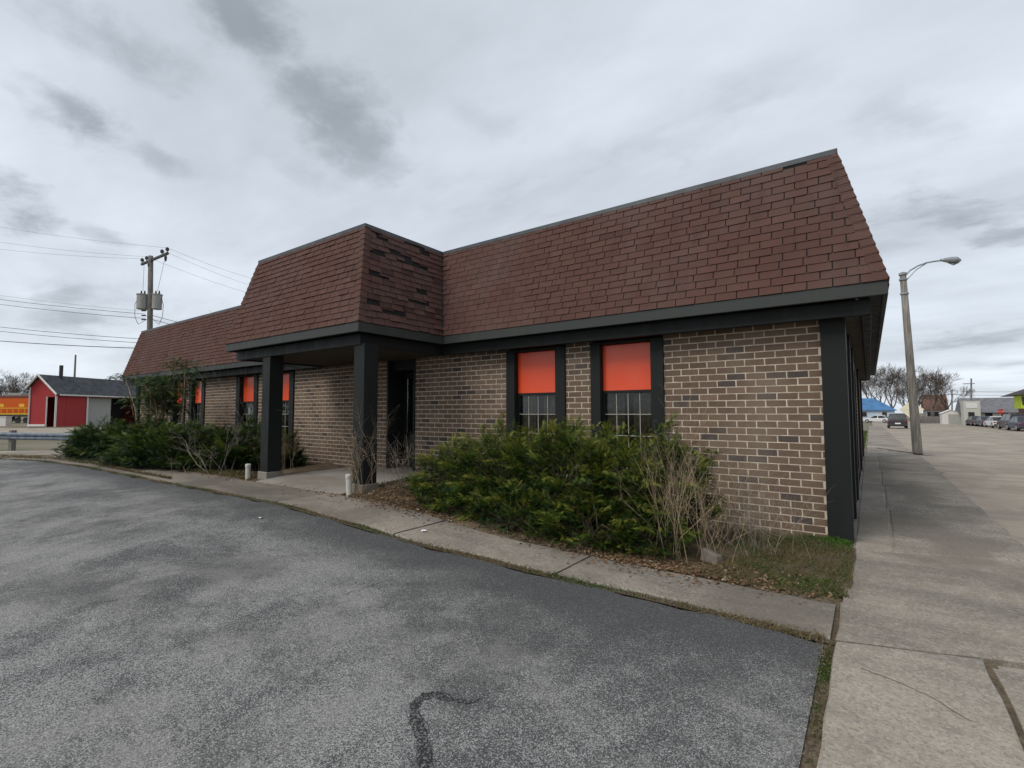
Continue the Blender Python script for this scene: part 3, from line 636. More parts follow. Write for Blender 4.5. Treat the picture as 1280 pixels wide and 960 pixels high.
# dark interior shell and outer walls
MB().box(-24.1, -.5, 8.1, 8.15, -.1, 2.7).build('inner_wall', M['black'], B)
for x0, x1 in ((-23.9, -9.2), (-7.7, -.7)): MB().box(x0, x1, 7.64, 8.09, -.1, .02).build('inner_floor', M['black'], B)
MB().box(-24.15, -24.0, 7.66, Yb-.5, -.1, 2.76).build('side_wall', M['mortar'], B); MB().box(-23.9, -.5, Yb-.55, Yb-.45, -.1, 2.76).build('back_wall', M['mortar'], B)
# right-hand side wall: pilasters, storefront windows and brick piers
XS = -.262
def side_bricks(y0, y1):
    MB().box(XS-.2, XS-.0045, y0, y1, -.1, ZT).build('mortar_bed', M['mortar'], wall); mb = MB()
    for r in range(31):
        za = Z0+r*BH; off = BL/2 if r % 2 else 0; yv = y0-off
        while yv < y1:
            a, b = max(yv, y0+.003), min(yv+BL-MJ, y1-.003)
            if b-a > .02: mb.box(XS-.05, XS+random.uniform(-.001, .0015), a, b, za, za+BH-MJ, max(.001, random.gauss(.45, .2)))
            yv += BL
    o = mb.build('bricks', M['brick'], wall); o['kind'] = 'stuff'
for y0, y1 in ((9.05, 9.32), (11.0, 11.27), (16.6, 16.87), (22.0, 22.3)): MB().box(XS-.1, Xc-.002, y0, y1, -.05, ZT-.01).build('pilaster', M['trim'], B, bevel=.006)
for y0, y1 in ((7.645, 9.048), (9.322, 10.998), (11.272, 13.6)):
    mb = MB(); mb.box(XS-.06, XS+.03, y0+.002, y0+.06, .02, ZT-.01); mb.box(XS-.06, XS+.03, y1-.06, y1-.002, .02, ZT-.01); mb.box(XS-.06, XS+.02, y0+.061, y1-.061, .02, .35); mb.box(XS-.06, XS+.02, y0+.061, y1-.061, 2.5, ZT-.012)
    sw = mb.build('side_window', M['trim'], B)
    MB().box(XS-.03, XS-.022, y0+.06, y1-.06, .35, 2.5).build('pane', M['glass'], sw); MB().box(XS+.021, XS+.034, y0+.062, y0+.085, .03, 2.6).build('metal_strip', M['alu'], sw)
    MB().box(-.52, -.49, y0, y1, .0, ZT).build('blind', M['black'], sw)
side_bricks(13.602, 16.598); side_bricks(16.872, 21.998)
# porch: columns on plinths, slab
for x0, x1 in ((-10.09, -9.80), (-7.07, -6.795)):
    cl = MB().box(x0, x1, 5.20, 5.49, .42, zbb+.02).build('porch_column', M['trim'], B, bevel=.008)
    MB().box(x0-.03, x1+.03, 5.17, 5.52, .1, .418).build('plinth', M['slab'], cl, bevel=.01)
mb = MB(); mb.prism([(4.97, .27), (5.6, .335), (YW+.5, .355), (YW+.5, .1), (4.97, .1)], 0, -9.79, -7.08); mb.build('porch_slab', M['slab'], B, bevel=.008)

# ================================================================== PLANTS
def frames(D, roll):
    """orthonormal frames (N,3,3) whose first axis is D"""
    D = D/np.linalg.norm(D, axis=1, keepdims=True); up_ = np.tile([0, 0, 1.], (len(D), 1)); up_[np.abs(D[:, 2]) > .95] = [1, 0, 0]
    s_ = np.cross(D, up_); s_ /= np.linalg.norm(s_, axis=1, keepdims=True); n_ = np.cross(s_, D)
    c, q = np.cos(roll)[:, None], np.sin(roll)[:, None]
    return np.stack([D, s_*c+n_*q, n_*c-s_*q], 1)
def spray_template(pairs=9):
    T = []
    for k in range(pairs):
        t = .06+.9*k/pairs; L = .24*(1-.55*abs(t-.45))
        for sg in (-1, 1):
            dz = random.uniform(-.05, .05)
            T.append([(t-.030, .0, 0), (t+.046, sg*.012, 0), (t+.10+random.uniform(-.03, .03), sg*L, dz)])
    T.append([(.0, -.012, 0), (.0, .012, 0), (1.0, 0, 0)]); T.append([(.9, -.03, 0), (.9, .03, 0), (1.12, 0, 0)])
    return np.array(T)
def sprays(P, D, L, rnd, roll):
    tpl = spray_template(); K = len(tpl); Fm = frames(D, roll)
    V = np.einsum('kvc,ncd->nkvd', tpl, Fm)*L[:, None, None, None]+P[:, None, None, :]
    V[..., 2] -= (np.abs(tpl[..., 0])[None]**2)*L[:, None, None]*.18       # tips droop a little
    V = V.reshape(-1, 3); T = np.arange(len(V)).reshape(-1, 3); rr = np.repeat(rnd, K*3)
    return V, T, rr
def lump(d, ph): return 1+.14*np.sin(d[:, 0]*4.3+ph)*np.sin(d[:, 1]*5.1+ph*2)+.10*np.sin(d[:, 2]*7+d[:, 0]*6+ph*3)
def shrub(name, lobes, ncl, mat, label, group, per=13, L=(.10, .17), droop=0., seedv=1, bright=0., tuft=.17):
    """ncl tufts: each is a plume of sprays growing outward from a limb, with interior shade painted into the colour of the growth inside"""
    g = np.random.default_rng(seedv); allP, allD, allR = [], [], []; wood = MB()
    tot = sum(l[3]*l[4]+l[3]*l[5]+l[4]*l[5] for l in lobes)
    for li, (cx, cy, cz, rx, ry, rz) in enumerate(lobes):
        n = max(6, int(ncl*(rx*ry+rx*rz+ry*rz)/tot))
        d = g.normal(size=(n, 3)); d[:, 2] = np.abs(d[:, 2])-.25*g.random(n); d /= np.linalg.norm(d, axis=1, keepdims=True)
        rad = g.uniform(.80, 1.06, n)*lump(d, li*1.7+seedv); lg_ = g.random(n) < .08; rad[lg_] *= g.uniform(1.03, 1.14, lg_.sum())
        tip = np.array([cx, cy, cz])+d*rad[:, None]*np.array([rx, ry, rz])
        outd = d*np.array([1/rx, 1/ry, 1/rz]); outd /= np.linalg.norm(outd, axis=1, keepdims=True)
        bd = outd*.8+np.array([0, 0, .30-droop])+g.normal(size=(n, 3))*.28; bd /= np.linalg.norm(bd, axis=1, keepdims=True)
        tone = np.clip(g.normal(.50, .17, n)+.22*np.clip(d[:, 2], -.3, 1)+bright, 0, 1)  # tufts towards the top get a lighter tone, painted as if lit
        m = per*9                                   # sprays in a tuft: narrow at the tip, wide and flat behind it
        t = g.random((n, m))**.8; wid = tuft*(.12+.88*t); sd1 = np.cross(bd, np.array([0, 0, 1.])); sd1 /= np.linalg.norm(sd1, axis=1, keepdims=True)+1e-6; nd1 = np.cross(sd1, bd)
        a_ = g.normal(size=(n, m))*wid; b_ = g.normal(size=(n, m))*wid*.38
        P_ = tip[:, None]-bd[:, None]*(t*tuft*2.0)[..., None]+sd1[:, None]*a_[..., None]+nd1[:, None]*b_[..., None]
        D_ = bd[:, None]+sd1[:, None]*(np.sign(a_)*.75*np.minimum(1, np.abs(a_)/(wid+1e-6)))[..., None]+g.normal(size=(n, m, 3))*.25
        R_ = np.clip(tone[:, None]+g.normal(size=(n, m))*.10+.30-.68*t+1.1*b_/tuft, 0, 1)  # light painted on tips and upper sides, shade painted deeper in the tuft
        allP.append(P_.reshape(-1, 3)); allD.append(D_.reshape(-1, 3)); allR.append(R_.ravel())
        q = n*per*3; d2 = g.normal(size=(q, 3)); d2[:, 2] = np.abs(d2[:, 2])-.2; d2 /= np.linalg.norm(d2, axis=1, keepdims=True)   # inner growth, its dark tone is painted interior shade
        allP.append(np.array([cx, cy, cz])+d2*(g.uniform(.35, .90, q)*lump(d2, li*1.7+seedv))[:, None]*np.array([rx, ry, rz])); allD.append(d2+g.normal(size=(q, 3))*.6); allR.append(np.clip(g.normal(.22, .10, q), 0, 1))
        base = Vector((cx, cy, gzf(cx, cy)))
        for k in range(0, n, max(1, n//40)):
            tp = Vector(tip[k]); b = base+Vector((g.uniform(-.25, .25)*rx, g.uniform(-.25, .25)*ry, 0)); mid = b.lerp(tp, .55)+Vector((0, 0, .12))
            wood.tube([b, mid, tp-Vector(bd[k])*.1], [.014, .009, .003], 4)
    P = np.concatenate(allP); D = np.concatenate(allD); Rr = np.concatenate(allR); keep = P[:, 2] > gz(P[:, 0], P[:, 1])+.02
    P, D, Rr = P[keep], D[keep], Rr[keep]
    c0 = lobes[0]; root = empty(name, (c0[0], c0[1], gzf(c0[0], c0[1])+.01)); tag(root, label, 'shrub', group)
    V, T, rr = sprays(P, D, g.uniform(L[0], L[1], len(P)), Rr, g.uniform(-.9, .9, len(P)))
    V = V-np.array(root.location)
    o = bpy.data.objects.new('foliage', np_mesh('foliage', V, T, mat, rr)); col.objects.link(o); o.parent = root; W[o.name] = Vector(root.location)
    wood.build('branches', M['yewwood'], root)
    return root
GS = 'evergreen shrubs in the planting bed'
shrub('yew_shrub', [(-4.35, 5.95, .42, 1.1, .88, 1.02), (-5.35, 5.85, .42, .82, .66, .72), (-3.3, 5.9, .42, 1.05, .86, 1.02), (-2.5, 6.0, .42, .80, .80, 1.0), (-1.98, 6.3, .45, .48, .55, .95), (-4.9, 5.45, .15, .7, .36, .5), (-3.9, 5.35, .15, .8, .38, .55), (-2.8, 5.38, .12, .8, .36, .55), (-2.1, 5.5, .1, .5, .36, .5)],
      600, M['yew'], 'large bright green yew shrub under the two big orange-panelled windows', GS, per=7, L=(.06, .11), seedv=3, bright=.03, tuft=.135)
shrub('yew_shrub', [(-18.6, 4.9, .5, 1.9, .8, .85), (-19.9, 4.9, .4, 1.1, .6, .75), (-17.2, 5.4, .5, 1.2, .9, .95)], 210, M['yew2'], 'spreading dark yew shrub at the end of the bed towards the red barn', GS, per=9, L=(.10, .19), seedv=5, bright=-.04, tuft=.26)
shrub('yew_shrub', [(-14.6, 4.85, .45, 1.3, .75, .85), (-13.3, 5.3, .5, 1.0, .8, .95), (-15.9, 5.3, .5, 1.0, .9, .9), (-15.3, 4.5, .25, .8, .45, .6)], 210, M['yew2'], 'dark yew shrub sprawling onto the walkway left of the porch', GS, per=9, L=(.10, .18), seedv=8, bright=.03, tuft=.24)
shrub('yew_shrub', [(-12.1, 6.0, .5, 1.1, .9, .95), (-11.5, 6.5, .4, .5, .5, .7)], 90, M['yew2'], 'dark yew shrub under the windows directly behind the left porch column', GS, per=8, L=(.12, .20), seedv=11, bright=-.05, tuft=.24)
# the tall leggy one with layered tufts
g = np.random.default_rng(21); root = empty('leggy_yew', (-17.4, 5.9, .26)); tag(root, 'tall leggy evergreen with sparse tufts in front of the far windows', 'shrub')
mb = MB(); P, D, Rr = [], [], []
for k in range(15):
    a = g.uniform(0, 6.28); b = Vector((-17.4+g.uniform(-.9, .9), 5.9+g.uniform(-.3, .3), .26)); h_ = g.uniform(1.7, 2.65)
    t = b+Vector((math.cos(a)*g.uniform(.3, 1.7), math.sin(a)*.35, h_)); m = b.lerp(t, .5)+Vector((g.uniform(-.15, .15), 0, .25)); mb.tube([b, m, t], [.022, .015, .005], 5)
    for q in range(9):
        s_ = g.uniform(.55, 1.05); c = b.lerp(t, s_)+Vector((g.uniform(-.35, .35), g.uniform(-.25, .25), g.uniform(-.06, .12))); mb.tube([b.lerp(t, max(.4, s_-.12)), c], [.006, .002], 3, False)
        for z_ in range(18 if h_ > 1.9 else 6):
            P.append(c+Vector(g.normal(size=3)*np.array([.24, .14, .06]))); D.append(g.normal(size=3)*np.array([1, .6, .35])+np.array([0, 0, .1])); Rr.append(np.clip(g.normal(.6, .2), 0, 1))
V, T, rr = sprays(np.array([tuple(p) for p in P]), np.array(D), g.uniform(.16, .27, len(P)), np.array(Rr), g.uniform(-.6, .6, len(P)))
o = bpy.data.objects.new('foliage', np_mesh('foliage', V-np.array(root.location), T, M['yew2'], rr)); col.objects.link(o); o.parent = root
mb.build('branches', M['twig'], root)

def twig(mb, p, d, L, r, lev, spread_=.5, upb=.25, nseg=3, sides=3, kids=(2, 4), shrink=(.45, .75)):
    pts = [Vector(p)]; dd = Vector(d).normalized(); rads = [r]
    for k in range(nseg):
        dd = (dd+Vector((random.gauss(0, .20), random.gauss(0, .20), random.gauss(0, .12)+.03*upb))).normalized()
        pts.append(pts[-1]+dd*(L/nseg)); rads.append(r*(1-.62*(k+1)/nseg))
    mb.tube(pts, rads, sides, False)
    if lev > 0:
        for k in range(random.randint(*kids)):
            t = random.uniform(.3, 1.0); i = min(nseg-1, int(t*nseg)); q = pts[i].lerp(pts[i+1], t*nseg-i)
            nd = (dd+Vector((random.gauss(0, spread_), random.gauss(0, spread_), random.gauss(0, spread_*.6)+upb))).normalized()
            twig(mb, q, nd, L*random.uniform(*shrink), max(.0011, rads[i]*.62), lev-1, spread_, upb, nseg, sides, kids, shrink)
def weed(name, loc, n, h, r, lev, mat, label, group, rad=.18, spread_=.45, lean=.25, seeds=0):
    loc = Vector((loc[0], loc[1], float(bed_z(loc[0], loc[1]))-.005)); root = empty(name, loc); tag(root, label, 'weeds', group); mb = MB(); sd_ = MB()
    for k in range(n):
        p = loc+Vector((random.gauss(0, rad), random.gauss(0, rad*.6), 0)); d = Vector((random.gauss(0, lean), random.gauss(0, lean*.7), 1))
        twig(mb, p, d, h*random.uniform(.55, 1.1), r, lev, spread_)
        if seeds:
            for q in range(seeds):
                c = p+d.normalized()*h*random.uniform(.5, .95)+Vector((random.gauss(0, .05), random.gauss(0, .05), 0)); s_ = random.uniform(.004, .009); e = Vector((random.gauss(0, 1), random.gauss(0, 1), random.gauss(0, 1))).normalized()*s_; f_ = e.orthogonal()*.7
                sd_.poly([c-e, c+f_, c+e, c-f_])
    mb.build('stalks', mat, root)
    if sd_.v: sd_.build('seed_heads', M['twig'], root)
GW = 'dead weeds along the front of the building'
weed('dead_weeds', (-1.78, 5.45), 20, 1.1, .0042, 2, M['twig'], 'tall tan dead weed stalks at the corner end of the large yew shrub', GW, .13, .28, .09, seeds=5)
weed('dead_weeds', (-1.45, 5.75), 18, .72, .0032, 2, M['twig'], 'dense brown dead weeds between the large yew and bare brick wall', GW, .2, seeds=6)
weed('dead_weeds', (-1.15, 6.3), 34, .7, .0024, 2, M['twig2'], 'thin pale leafless brush leaning on the brick near the corner pilaster', GW, .22, .6, .45)
weed('dead_weeds', (-6.75, 5.12), 15, 1.05, .0055, 2, M['twig'], 'tangle of dead stalks climbing the right porch column', GW, .13, .5, .16, 8)
weed('dead_weeds', (-6.3, 5.6), 16, .7, .004, 2, M['twig2'], 'low pale dead weeds between the right porch column and large yew', GW, .28, .6, .35, 5)
weed('dead_weeds', (-10.75, 5.9), 22, .75, .005, 2, M['twig'], 'brown dead weeds against the wall inside the left porch column', GW, .3, .5, .3, 10)
weed('dead_weeds', (-11.7, 5.15), 9, 1.0, .007, 3, M['twig2'], 'pale branching dead brush in front of the dark shrub left of the porch', GW, .28, .6, .5)
weed('dead_weeds', (-12.6, 5.1), 8, .6, .006, 2, M['twig'], 'short dead brush on the leaf litter beside the sprawling dark yew', GW, .3, .6, .5)
weed('dead_weeds', (-13.0, 7.25), 7, 2.7, .006, 2, M['twig2'], 'tall thin dead stems rising past the eave left of the porch', GW, .9, .25, .12)
weed('dead_weeds', (-8.1, 7.0), 6, .7, .005, 2, M['twig'], 'dead stalks standing by the dark entrance door', GW, .12, .5, .2)

def blades(P, h, wd, lean, rnd, g):
    n = len(P); a = g.uniform(0, 6.283, n); sx = np.stack([np.cos(a), np.sin(a), 0*a], 1); b = g.uniform(0, 6.283, n); ln = np.stack([np.cos(b), np.sin(b), 0*b], 1)*(lean*h)[:, None]
    V = np.stack([P-sx*wd[:, None], P+sx*wd[:, None], P+ln*.4+np.array([0, 0, .6])*h[:, None]+sx*wd[:, None]*.6, P+ln+np.array([0, 0, 1.])*h[:, None]*.95], 1)
    I = np.arange(n)*4; T = np.concatenate([np.stack([I, I+1, I+2], 1), np.stack([I, I+2, I+3], 1)]); return V.reshape(-1, 3), T, np.repeat(rnd, 4)
def grass_obj(name, P, h, rnd, g, label, wd=.003, lean=.6):
    n = len(P); V, T, rr = blades(P, h, np.full(n, wd), g.uniform(.1, 1.2, n)*lean, np.clip(rnd, 0, 1), g); o = bpy.data.objects.new(name, np_mesh(name, V, T, M['grass'], rr)); link(o); tag(o, label, 'grass', kind='stuff'); return o
g = np.random.default_rng(4)
# patchy lawn by the corner
n = 26000; x = g.uniform(-1.6, -.2, n); y = g.uniform(5.03, 7.35, n); y = np.maximum(y, 5.0+.2*S((x+.6)/.4)+g.uniform(0, .05, n))
den = .5+.5*np.sin(x*5+y*3)*np.sin(y*6-x*2); gm = np.clip((x+1.6)/.7, .05, 1); k = (g.random(n) < (.25+.75*den)*gm); x, y = x[k], y[k]
lush = np.exp(-((x+.33)/.17)**2-((y-7.18)/.16)**2)
grass_obj('grass', np.stack([x, y, bed_z(x, y)], 1), g.uniform(.015, .045, len(x))+.05*lush*g.random(len(x)), .44+.28*np.sin(x*4+1)*np.sin(y*3.2)+g.normal(0, .22, len(x))+.6*lush, g, 'patchy short grass at the foot of the corner pilaster', .0028, .9)
# tufts in the joint between lot and walkway and along the sidewalk joint
n = 20000; x = -24*g.random(n)**1.5-.32; den = .5+.5*np.sin(x*3.1)*np.sin(x*1.17+.5); k = g.random(n) < .15+.85*den; x = x[k]; y = edge(x)+.045+g.normal(0, .036, len(x))
grass_obj('joint_weeds', np.stack([x, y, gz(x, y)-.005], 1), g.uniform(.012, .04, len(x)), .38+.3*np.sin(x*2.3)+g.normal(0, .2, len(x)), g, 'weeds growing in the joint between asphalt and walkway', .003, 1.)
n = 3600; y = g.uniform(1.6, 4.2, n); den = .5+.5*np.sin(y*6.3)*np.sin(y*2.7+1); k = g.random(n) < .02+.98*den**2; y = y[k]; x = -.285+g.normal(0, .02, len(y))
grass_obj('joint_weeds', np.stack([x, y, gz(x, y)-.02], 1), g.uniform(.012, .04, len(x)), .5+.15*np.sin(y*4)+g.normal(0, .2, len(x)), g, 'green weeds in the strip between asphalt and sidewalk slab', .003, 1.)
n = 9000; x = g.uniform(-24, -11.5, n); y = np.where(g.random(n) < .5, g.uniform(4.9, 5.3, n), edge(x)+.25+.4*g.random(n)*S((-x-14)/4)); k = g.random(n) < .5+.5*np.sin(x*1.9)*np.sin(y*3); x, y = x[k], y[k]
grass_obj('edge_grass', np.stack([x, y, gz(x, y)+.02], 1), g.uniform(.03, .08, len(x)), .2+.25*np.sin(x)+g.normal(0, .15, len(x)), g, 'dry yellowish grass along the walkway by the far shrubs', .005, 1.)
n = 2500; x = g.uniform(-12.2, -10.15, n); y = g.uniform(4.95, 5.4, n); grass_obj('edge_grass', np.stack([x, y, bed_z(x, y)], 1), g.uniform(.02, .07, n), g.normal(.3, .2, n), g, 'tufty half-green grass around the left porch column', .004, 1.)
n = 1500; x = g.uniform(-1.2, -.25, n); y = g.uniform(25, 60, n); grass_obj('verge_grass', np.stack([x, y, gz(x, y)-.05], 1), g.uniform(.08, .2, n), g.normal(.75, .15, n), g, 'green grass verge beyond the end of the building', .03, .6)
# dry leaves
n = 9000; c = g.random(n)
x = np.where(c < .34, g.normal(-6.1, .75, n), np.where(c < .58, g.normal(-1.8, .65, n), np.where(c < .8, g.normal(-12, 1.0, n), g.uniform(-16, -.4, n))))
y = np.where(c < .34, 5.05+np.abs(g.normal(0, .42, n)), np.where(c < .58, 5.0+np.abs(g.normal(0, .25, n)), 5.0+np.abs(g.normal(0, .18, n)))); k = (x < -.25) & (y < 7.3); x, y = x[k], y[k]; stray = g.random(len(x)) < .10; y[stray] = 5.02-np.abs(g.normal(0, .16, stray.sum()))
n = len(x); z = np.maximum(bed_z(x, y), gz(x, y)+.012)+.008; s_ = g.uniform(.005, .017, n); a = g.uniform(0, 6.28, n)
e1 = np.stack([np.cos(a), np.sin(a), g.normal(0, .35, n)], 1)*s_[:, None]*1.5; e2 = np.stack([-np.sin(a), np.cos(a), g.normal(0, .35, n)], 1)*s_[:, None]; P = np.stack([x, y, z], 1); up3 = np.stack([0*x, 0*x, s_*g.uniform(.1, .7, n)], 1)
V = np.stack([P-e1, P-e1*.1-e2+up3, P+e1, P+e2-e1*.1+up3], 1).reshape(-1, 3); I = np.arange(n)*4; T = np.concatenate([np.stack([I, I+1, I+2], 1), np.stack([I, I+2, I+3], 1)])
o = bpy.data.objects.new('dry_leaves', np_mesh('dry_leaves', V, T, M['dryleaf'], np.repeat(np.clip(g.normal(.5, .28, n), 0, 1), 4))); link(o); tag(o, 'brown dry leaves drifted along the planting bed', 'leaves', kind='stuff')
n = 15000; c = g.random(n); x = np.where(c < .4, g.normal(-1.6, .6, n), np.where(c < .75, g.normal(-6.2, .8, n), g.uniform(-13, -.3, n))); y = 5.0+np.abs(g.normal(0, .55, n)); k = (x < -.25) & (y < 7.35) & ~((x < -7.1) & (x > -9.8)); x, y = x[k], y[k]; n = len(x)
P = np.stack([x, y, bed_z(x, y)+g.uniform(.004, .03, n)], 1); a = g.uniform(0, 6.28, n); ln = g.uniform(.02, .10, n); dv_ = np.stack([np.cos(a), np.sin(a), g.normal(0, .18, n)], 1)*ln[:, None]; sv_ = np.stack([-np.sin(a), np.cos(a), 0*a], 1)*.0016
V = np.stack([P-sv_, P+sv_, P+dv_], 1).reshape(-1, 3); o = bpy.data.objects.new('straw_litter', np_mesh('straw_litter', V, np.arange(len(V)).reshape(-1, 3), M['grass'], np.repeat(np.clip(g.normal(.05, .16, n), 0, .4), 3))); link(o); tag(o, 'dead straw and stem litter lying on the planting bed', 'straw', kind='stuff')
# gravel crumbs along the lot edge
n = 3000; x = -20*g.random(n)**1.4-.32; y = edge(x)+.03+g.normal(0, .035, n)
m_ = n//9; x[:m_] = -.33+g.normal(0, .035, m_); y[:m_] = g.uniform(1.8, 4.15, m_); m2 = n//5; x[m_:m_+m2] = -.16+np.abs(g.normal(0, .06, m2)); y[m_:m_+m2] = g.normal(6.1, .55, m2)
z = gz(x, y)+.012; s_ = g.uniform(.002, .006, n); tet = np.array([(1, 0, -.6), (-.6, .8, -.6), (-.5, -.9, -.6), (0, 0, .8)]); P = np.stack([x, y, z], 1); rot = g.uniform(0, 6.28, n)
tt_ = np.stack([tet[None, :, 0]*np.cos(rot)[:, None]-tet[None, :, 1]*np.sin(rot)[:, None], tet[None, :, 0]*np.sin(rot)[:, None]+tet[None, :, 1]*np.cos(rot)[:, None], np.repeat(tet[None, :, 2], n, 0)], -1)
V = (P[:, None]+tt_*s_[:, None, None]).reshape(-1, 3); I = np.arange(n)*4; T = np.concatenate([np.stack([I+a_i, I+b_i, I+c_i], 1) for a_i, b_i, c_i in ((0, 1, 3), (1, 2, 3), (2, 0, 3))])
o = bpy.data.objects.new('gravel_crumbs', np_mesh('gravel_crumbs', V, T, plain('crumb_stone', (.13, .115, .095), .9, .4, 60), None)); link(o); tag(o, 'crumbled stone bits along the pavement edges', 'gravel', kind='stuff')
# sawn log / broken block in the bed
o = MB().hexa([(-1.52, 5.50, .02), (-1.33, 5.44, .02), (-1.29, 5.56, .02), (-1.48, 5.62, .02), (-1.50, 5.52, .16), (-1.34, 5.46, .11), (-1.30, 5.55, .10), (-1.47, 5.60, .15)]).build('broken_block', M['lefty'], bevel=.012); tag(o, 'broken grey block half buried in leaves at the end of the big yew', 'block')
# stub pipes by the columns, scraps of paper
def pipe(px, py, h, lean, label, Y):
    v = ray(px, py); t = Y/v.y; p = Vector((v.x*t, Y, 0)); p.z = float(bed_z(p.x, p.y))-.02
    r_ = empty('pipe_stub', p); tag(r_, label, 'pipe'); MB().tube([p, p+Vector((lean, 0, h))], .048, 14).build('tube', M['pvc'], r_, smooth=False); MB().tube([p+Vector((lean, 0, h-.002)), p+Vector((lean, 0, h+.05)), p+Vector((lean, 0, h+.062))], [.055, .055, .04], 14).build('end_cap', M['pvc'], r_)
pipe(310, 590, .28, 0, 'short white capped pipe standing beside the left porch column', 5.05)
pipe(437, 610, .34, -.03, 'leaning white pipe stub among dead weeds by the right porch column', 5.06)
def scrap(p, s_, label):
    mb = MB(); g_ = 5; pts = [[Vector((p.x+(i-2)*s_/2+random.gauss(0, s_*.12), p.y+(j-2)*s_/2+random.gauss(0, s_*.12), p.z+.006+abs(random.gauss(0, s_*.35)))) for j in range(g_)] for i in range(g_)]
    for i in range(4):
        for j in range(4): mb.poly([pts[i][j], pts[i+1][j], pts[i+1][j+1], pts[i][j+1]])
    o = mb.build('paper_scrap', M['paper'], loc=Vector(p)); tag(o, label, 'litter')
scrap(gr(530, 664, .02), .026, 'crumpled white paper scrap on the walkway beside the big yew')
scrap(gr(326, 648, .0), .028, 'small white litter scrap lying on the asphalt lot')

# ------------------------------------------------------------------ bare trees
def bare_tree(loc, h, seedv, label, group, mat=None, lev=5, spread_=.42, rr=None, name='bare_tree', cat='tree', sides=4, rmin=.013):
    random.seed(seedv); loc = Vector(loc); root = empty(name, loc); tag(root, label, cat, group); tr = MB(); cr = MB()
    r = rr or h*.022; th = h*random.uniform(.2, .3); pts = [loc+Vector((0, 0, -.1)), loc+Vector((random.gauss(0, .1), random.gauss(0, .1), th*.6)), loc+Vector((random.gauss(0, .2), random.gauss(0, .2), th))]
    tr.tube(pts, [r*1.25, r, r*.85], 8, False)
    def grow(p, d, L, r, lev):
        q = [p]; rads = [r]; dd = d
        for k in range(3):
            dd = (dd+Vector((random.gauss(0, .16), random.gauss(0, .16), random.gauss(0, .1)+.05))).normalized(); q.append(q[-1]+dd*L/3); rads.append(max(rmin, r*(1-.45*(k+1)/3)))
        cr.tube(q, rads, sides if lev > 2 else 3, False)
        if lev:
            for k in range(random.choice((3, 3, 4)) if lev > 1 else 4):
                t = random.uniform(.35, 1.0) if k else 1.0; i = min(2, int(t*3)); pt = q[i].lerp(q[i+1], t*3-i)
                nd = (dd+Vector((random.gauss(0, spread_), random.gauss(0, spread_), random.gauss(0, spread_*.7)+.12))).normalized(); grow(pt, nd, L*random.uniform(.55, .8), max(rmin, rads[i]*random.uniform(.5, .7)), lev-1)
    for k in range(4):
        a = k*1.57+random.uniform(-.5, .5); grow(pts[-1]-Vector((0, 0, random.uniform(0, th*.25))), Vector((math.cos(a)*.55, math.sin(a)*.55, 1)).normalized(), h*.30, r*.6, lev)
    tr.build('trunk', mat or M['bark'], root); cr.build('crown', mat or M['bark'], root); return root
def at(px, py): return gr(px, py)
def rear(px, d):   # ground point at a given distance along the view
    p = dep(px, 516, d); p.z = gzf(p.x, p.y)-.05; return p
TG = 'bare trees behind the blue-roofed house and shed'
for k, (px, d, h, lb) in enumerate(((1090, 125, 13, 'bare tree spreading over the blue-roofed house'), (1116, 118, 14.5, 'tall bare tree with crooked limbs right of the blue-roofed house'), (1146, 112, 12.5, 'bare tree directly behind the leaning lamp post'),
                                    (1166, 108, 12.5, 'broad bare tree behind the wooden fence'), (1181, 112, 11, 'bare tree behind the small white shed'), (1102, 135, 14, 'bare tree rising behind the ridge of the blue roof'), (1130, 130, 11.5, 'dense bare tree between the lamp post and the crooked tall tree'), (1156, 122, 11, 'dark dense bare tree behind the reddish-roofed cream house'))):
    bare_tree(rear(px, d), h, 30+k, lb, TG, spread_=.5)
TL = 'bare trees beyond the railway'
for k, (px, d, h) in enumerate(((-6, 120, 11.5), (10, 125, 11), (24, 118, 11.5), (40, 130, 9.5))): bare_tree(rear(px, d), h, 50+k, ('bare grey-brown tree in the row beyond the orange train', 'bare grey-brown tree in the row beyond the orange train', 'bare grey-brown tree in the row beyond the orange train', 'lower bare tree at the barn end of the row beyond the train')[k], TL, lev=5, spread_=.5)
bare_tree(rear(296, 48), 12.2, 71, 'bare treetop showing above the roof behind the porch', None, lev=4, rmin=.008)

# ================================================================== LEFT BACKGROUND
LD = Vector((-sy_, cy_, 0)); LR = Vector((cy_, sy_, 0))       # view-aligned ground axes used only to lay the barn's own walls out
def lpt(d, lat, z): return LD*d+LR*lat+Vector((0, 0, z))
th = R(4.6); ax1 = (LD*math.cos(th)+LR*math.sin(th)); ax2 = (LD*math.sin(th)*-1+LR*math.cos(th))*-1   # along the barn, across it (to the left)
c0 = dep(69.5, 533.5, 61); c0.z = -.12
barn = empty('red_barn', c0); tag(barn, 'small red barn-like depot with white trim and dark roof', 'building')
def bp(u, v, z): return c0+ax1*u+ax2*v+Vector((0, 0, z))
GWD, EVR, EVL, RDG, BLN = 3.6, 4.25, 5.0, 6.5, 16.5
mb = MB(); mb.poly([bp(0, 1.25, 0), bp(0, GWD, 0), bp(0, GWD, EVL), bp(0, 2.3, RDG-.1), bp(0, 1.25, 5.4)]); mb.poly([bp(0, 0, 3.75), bp(0, 1.25, 3.75), bp(0, 1.25, 5.4), bp(0, 0, EVR)]); mb.poly([bp(0, 0, 0), bp(0, .14, 0), bp(0, .14, 3.75), bp(0, 0, 3.75)])
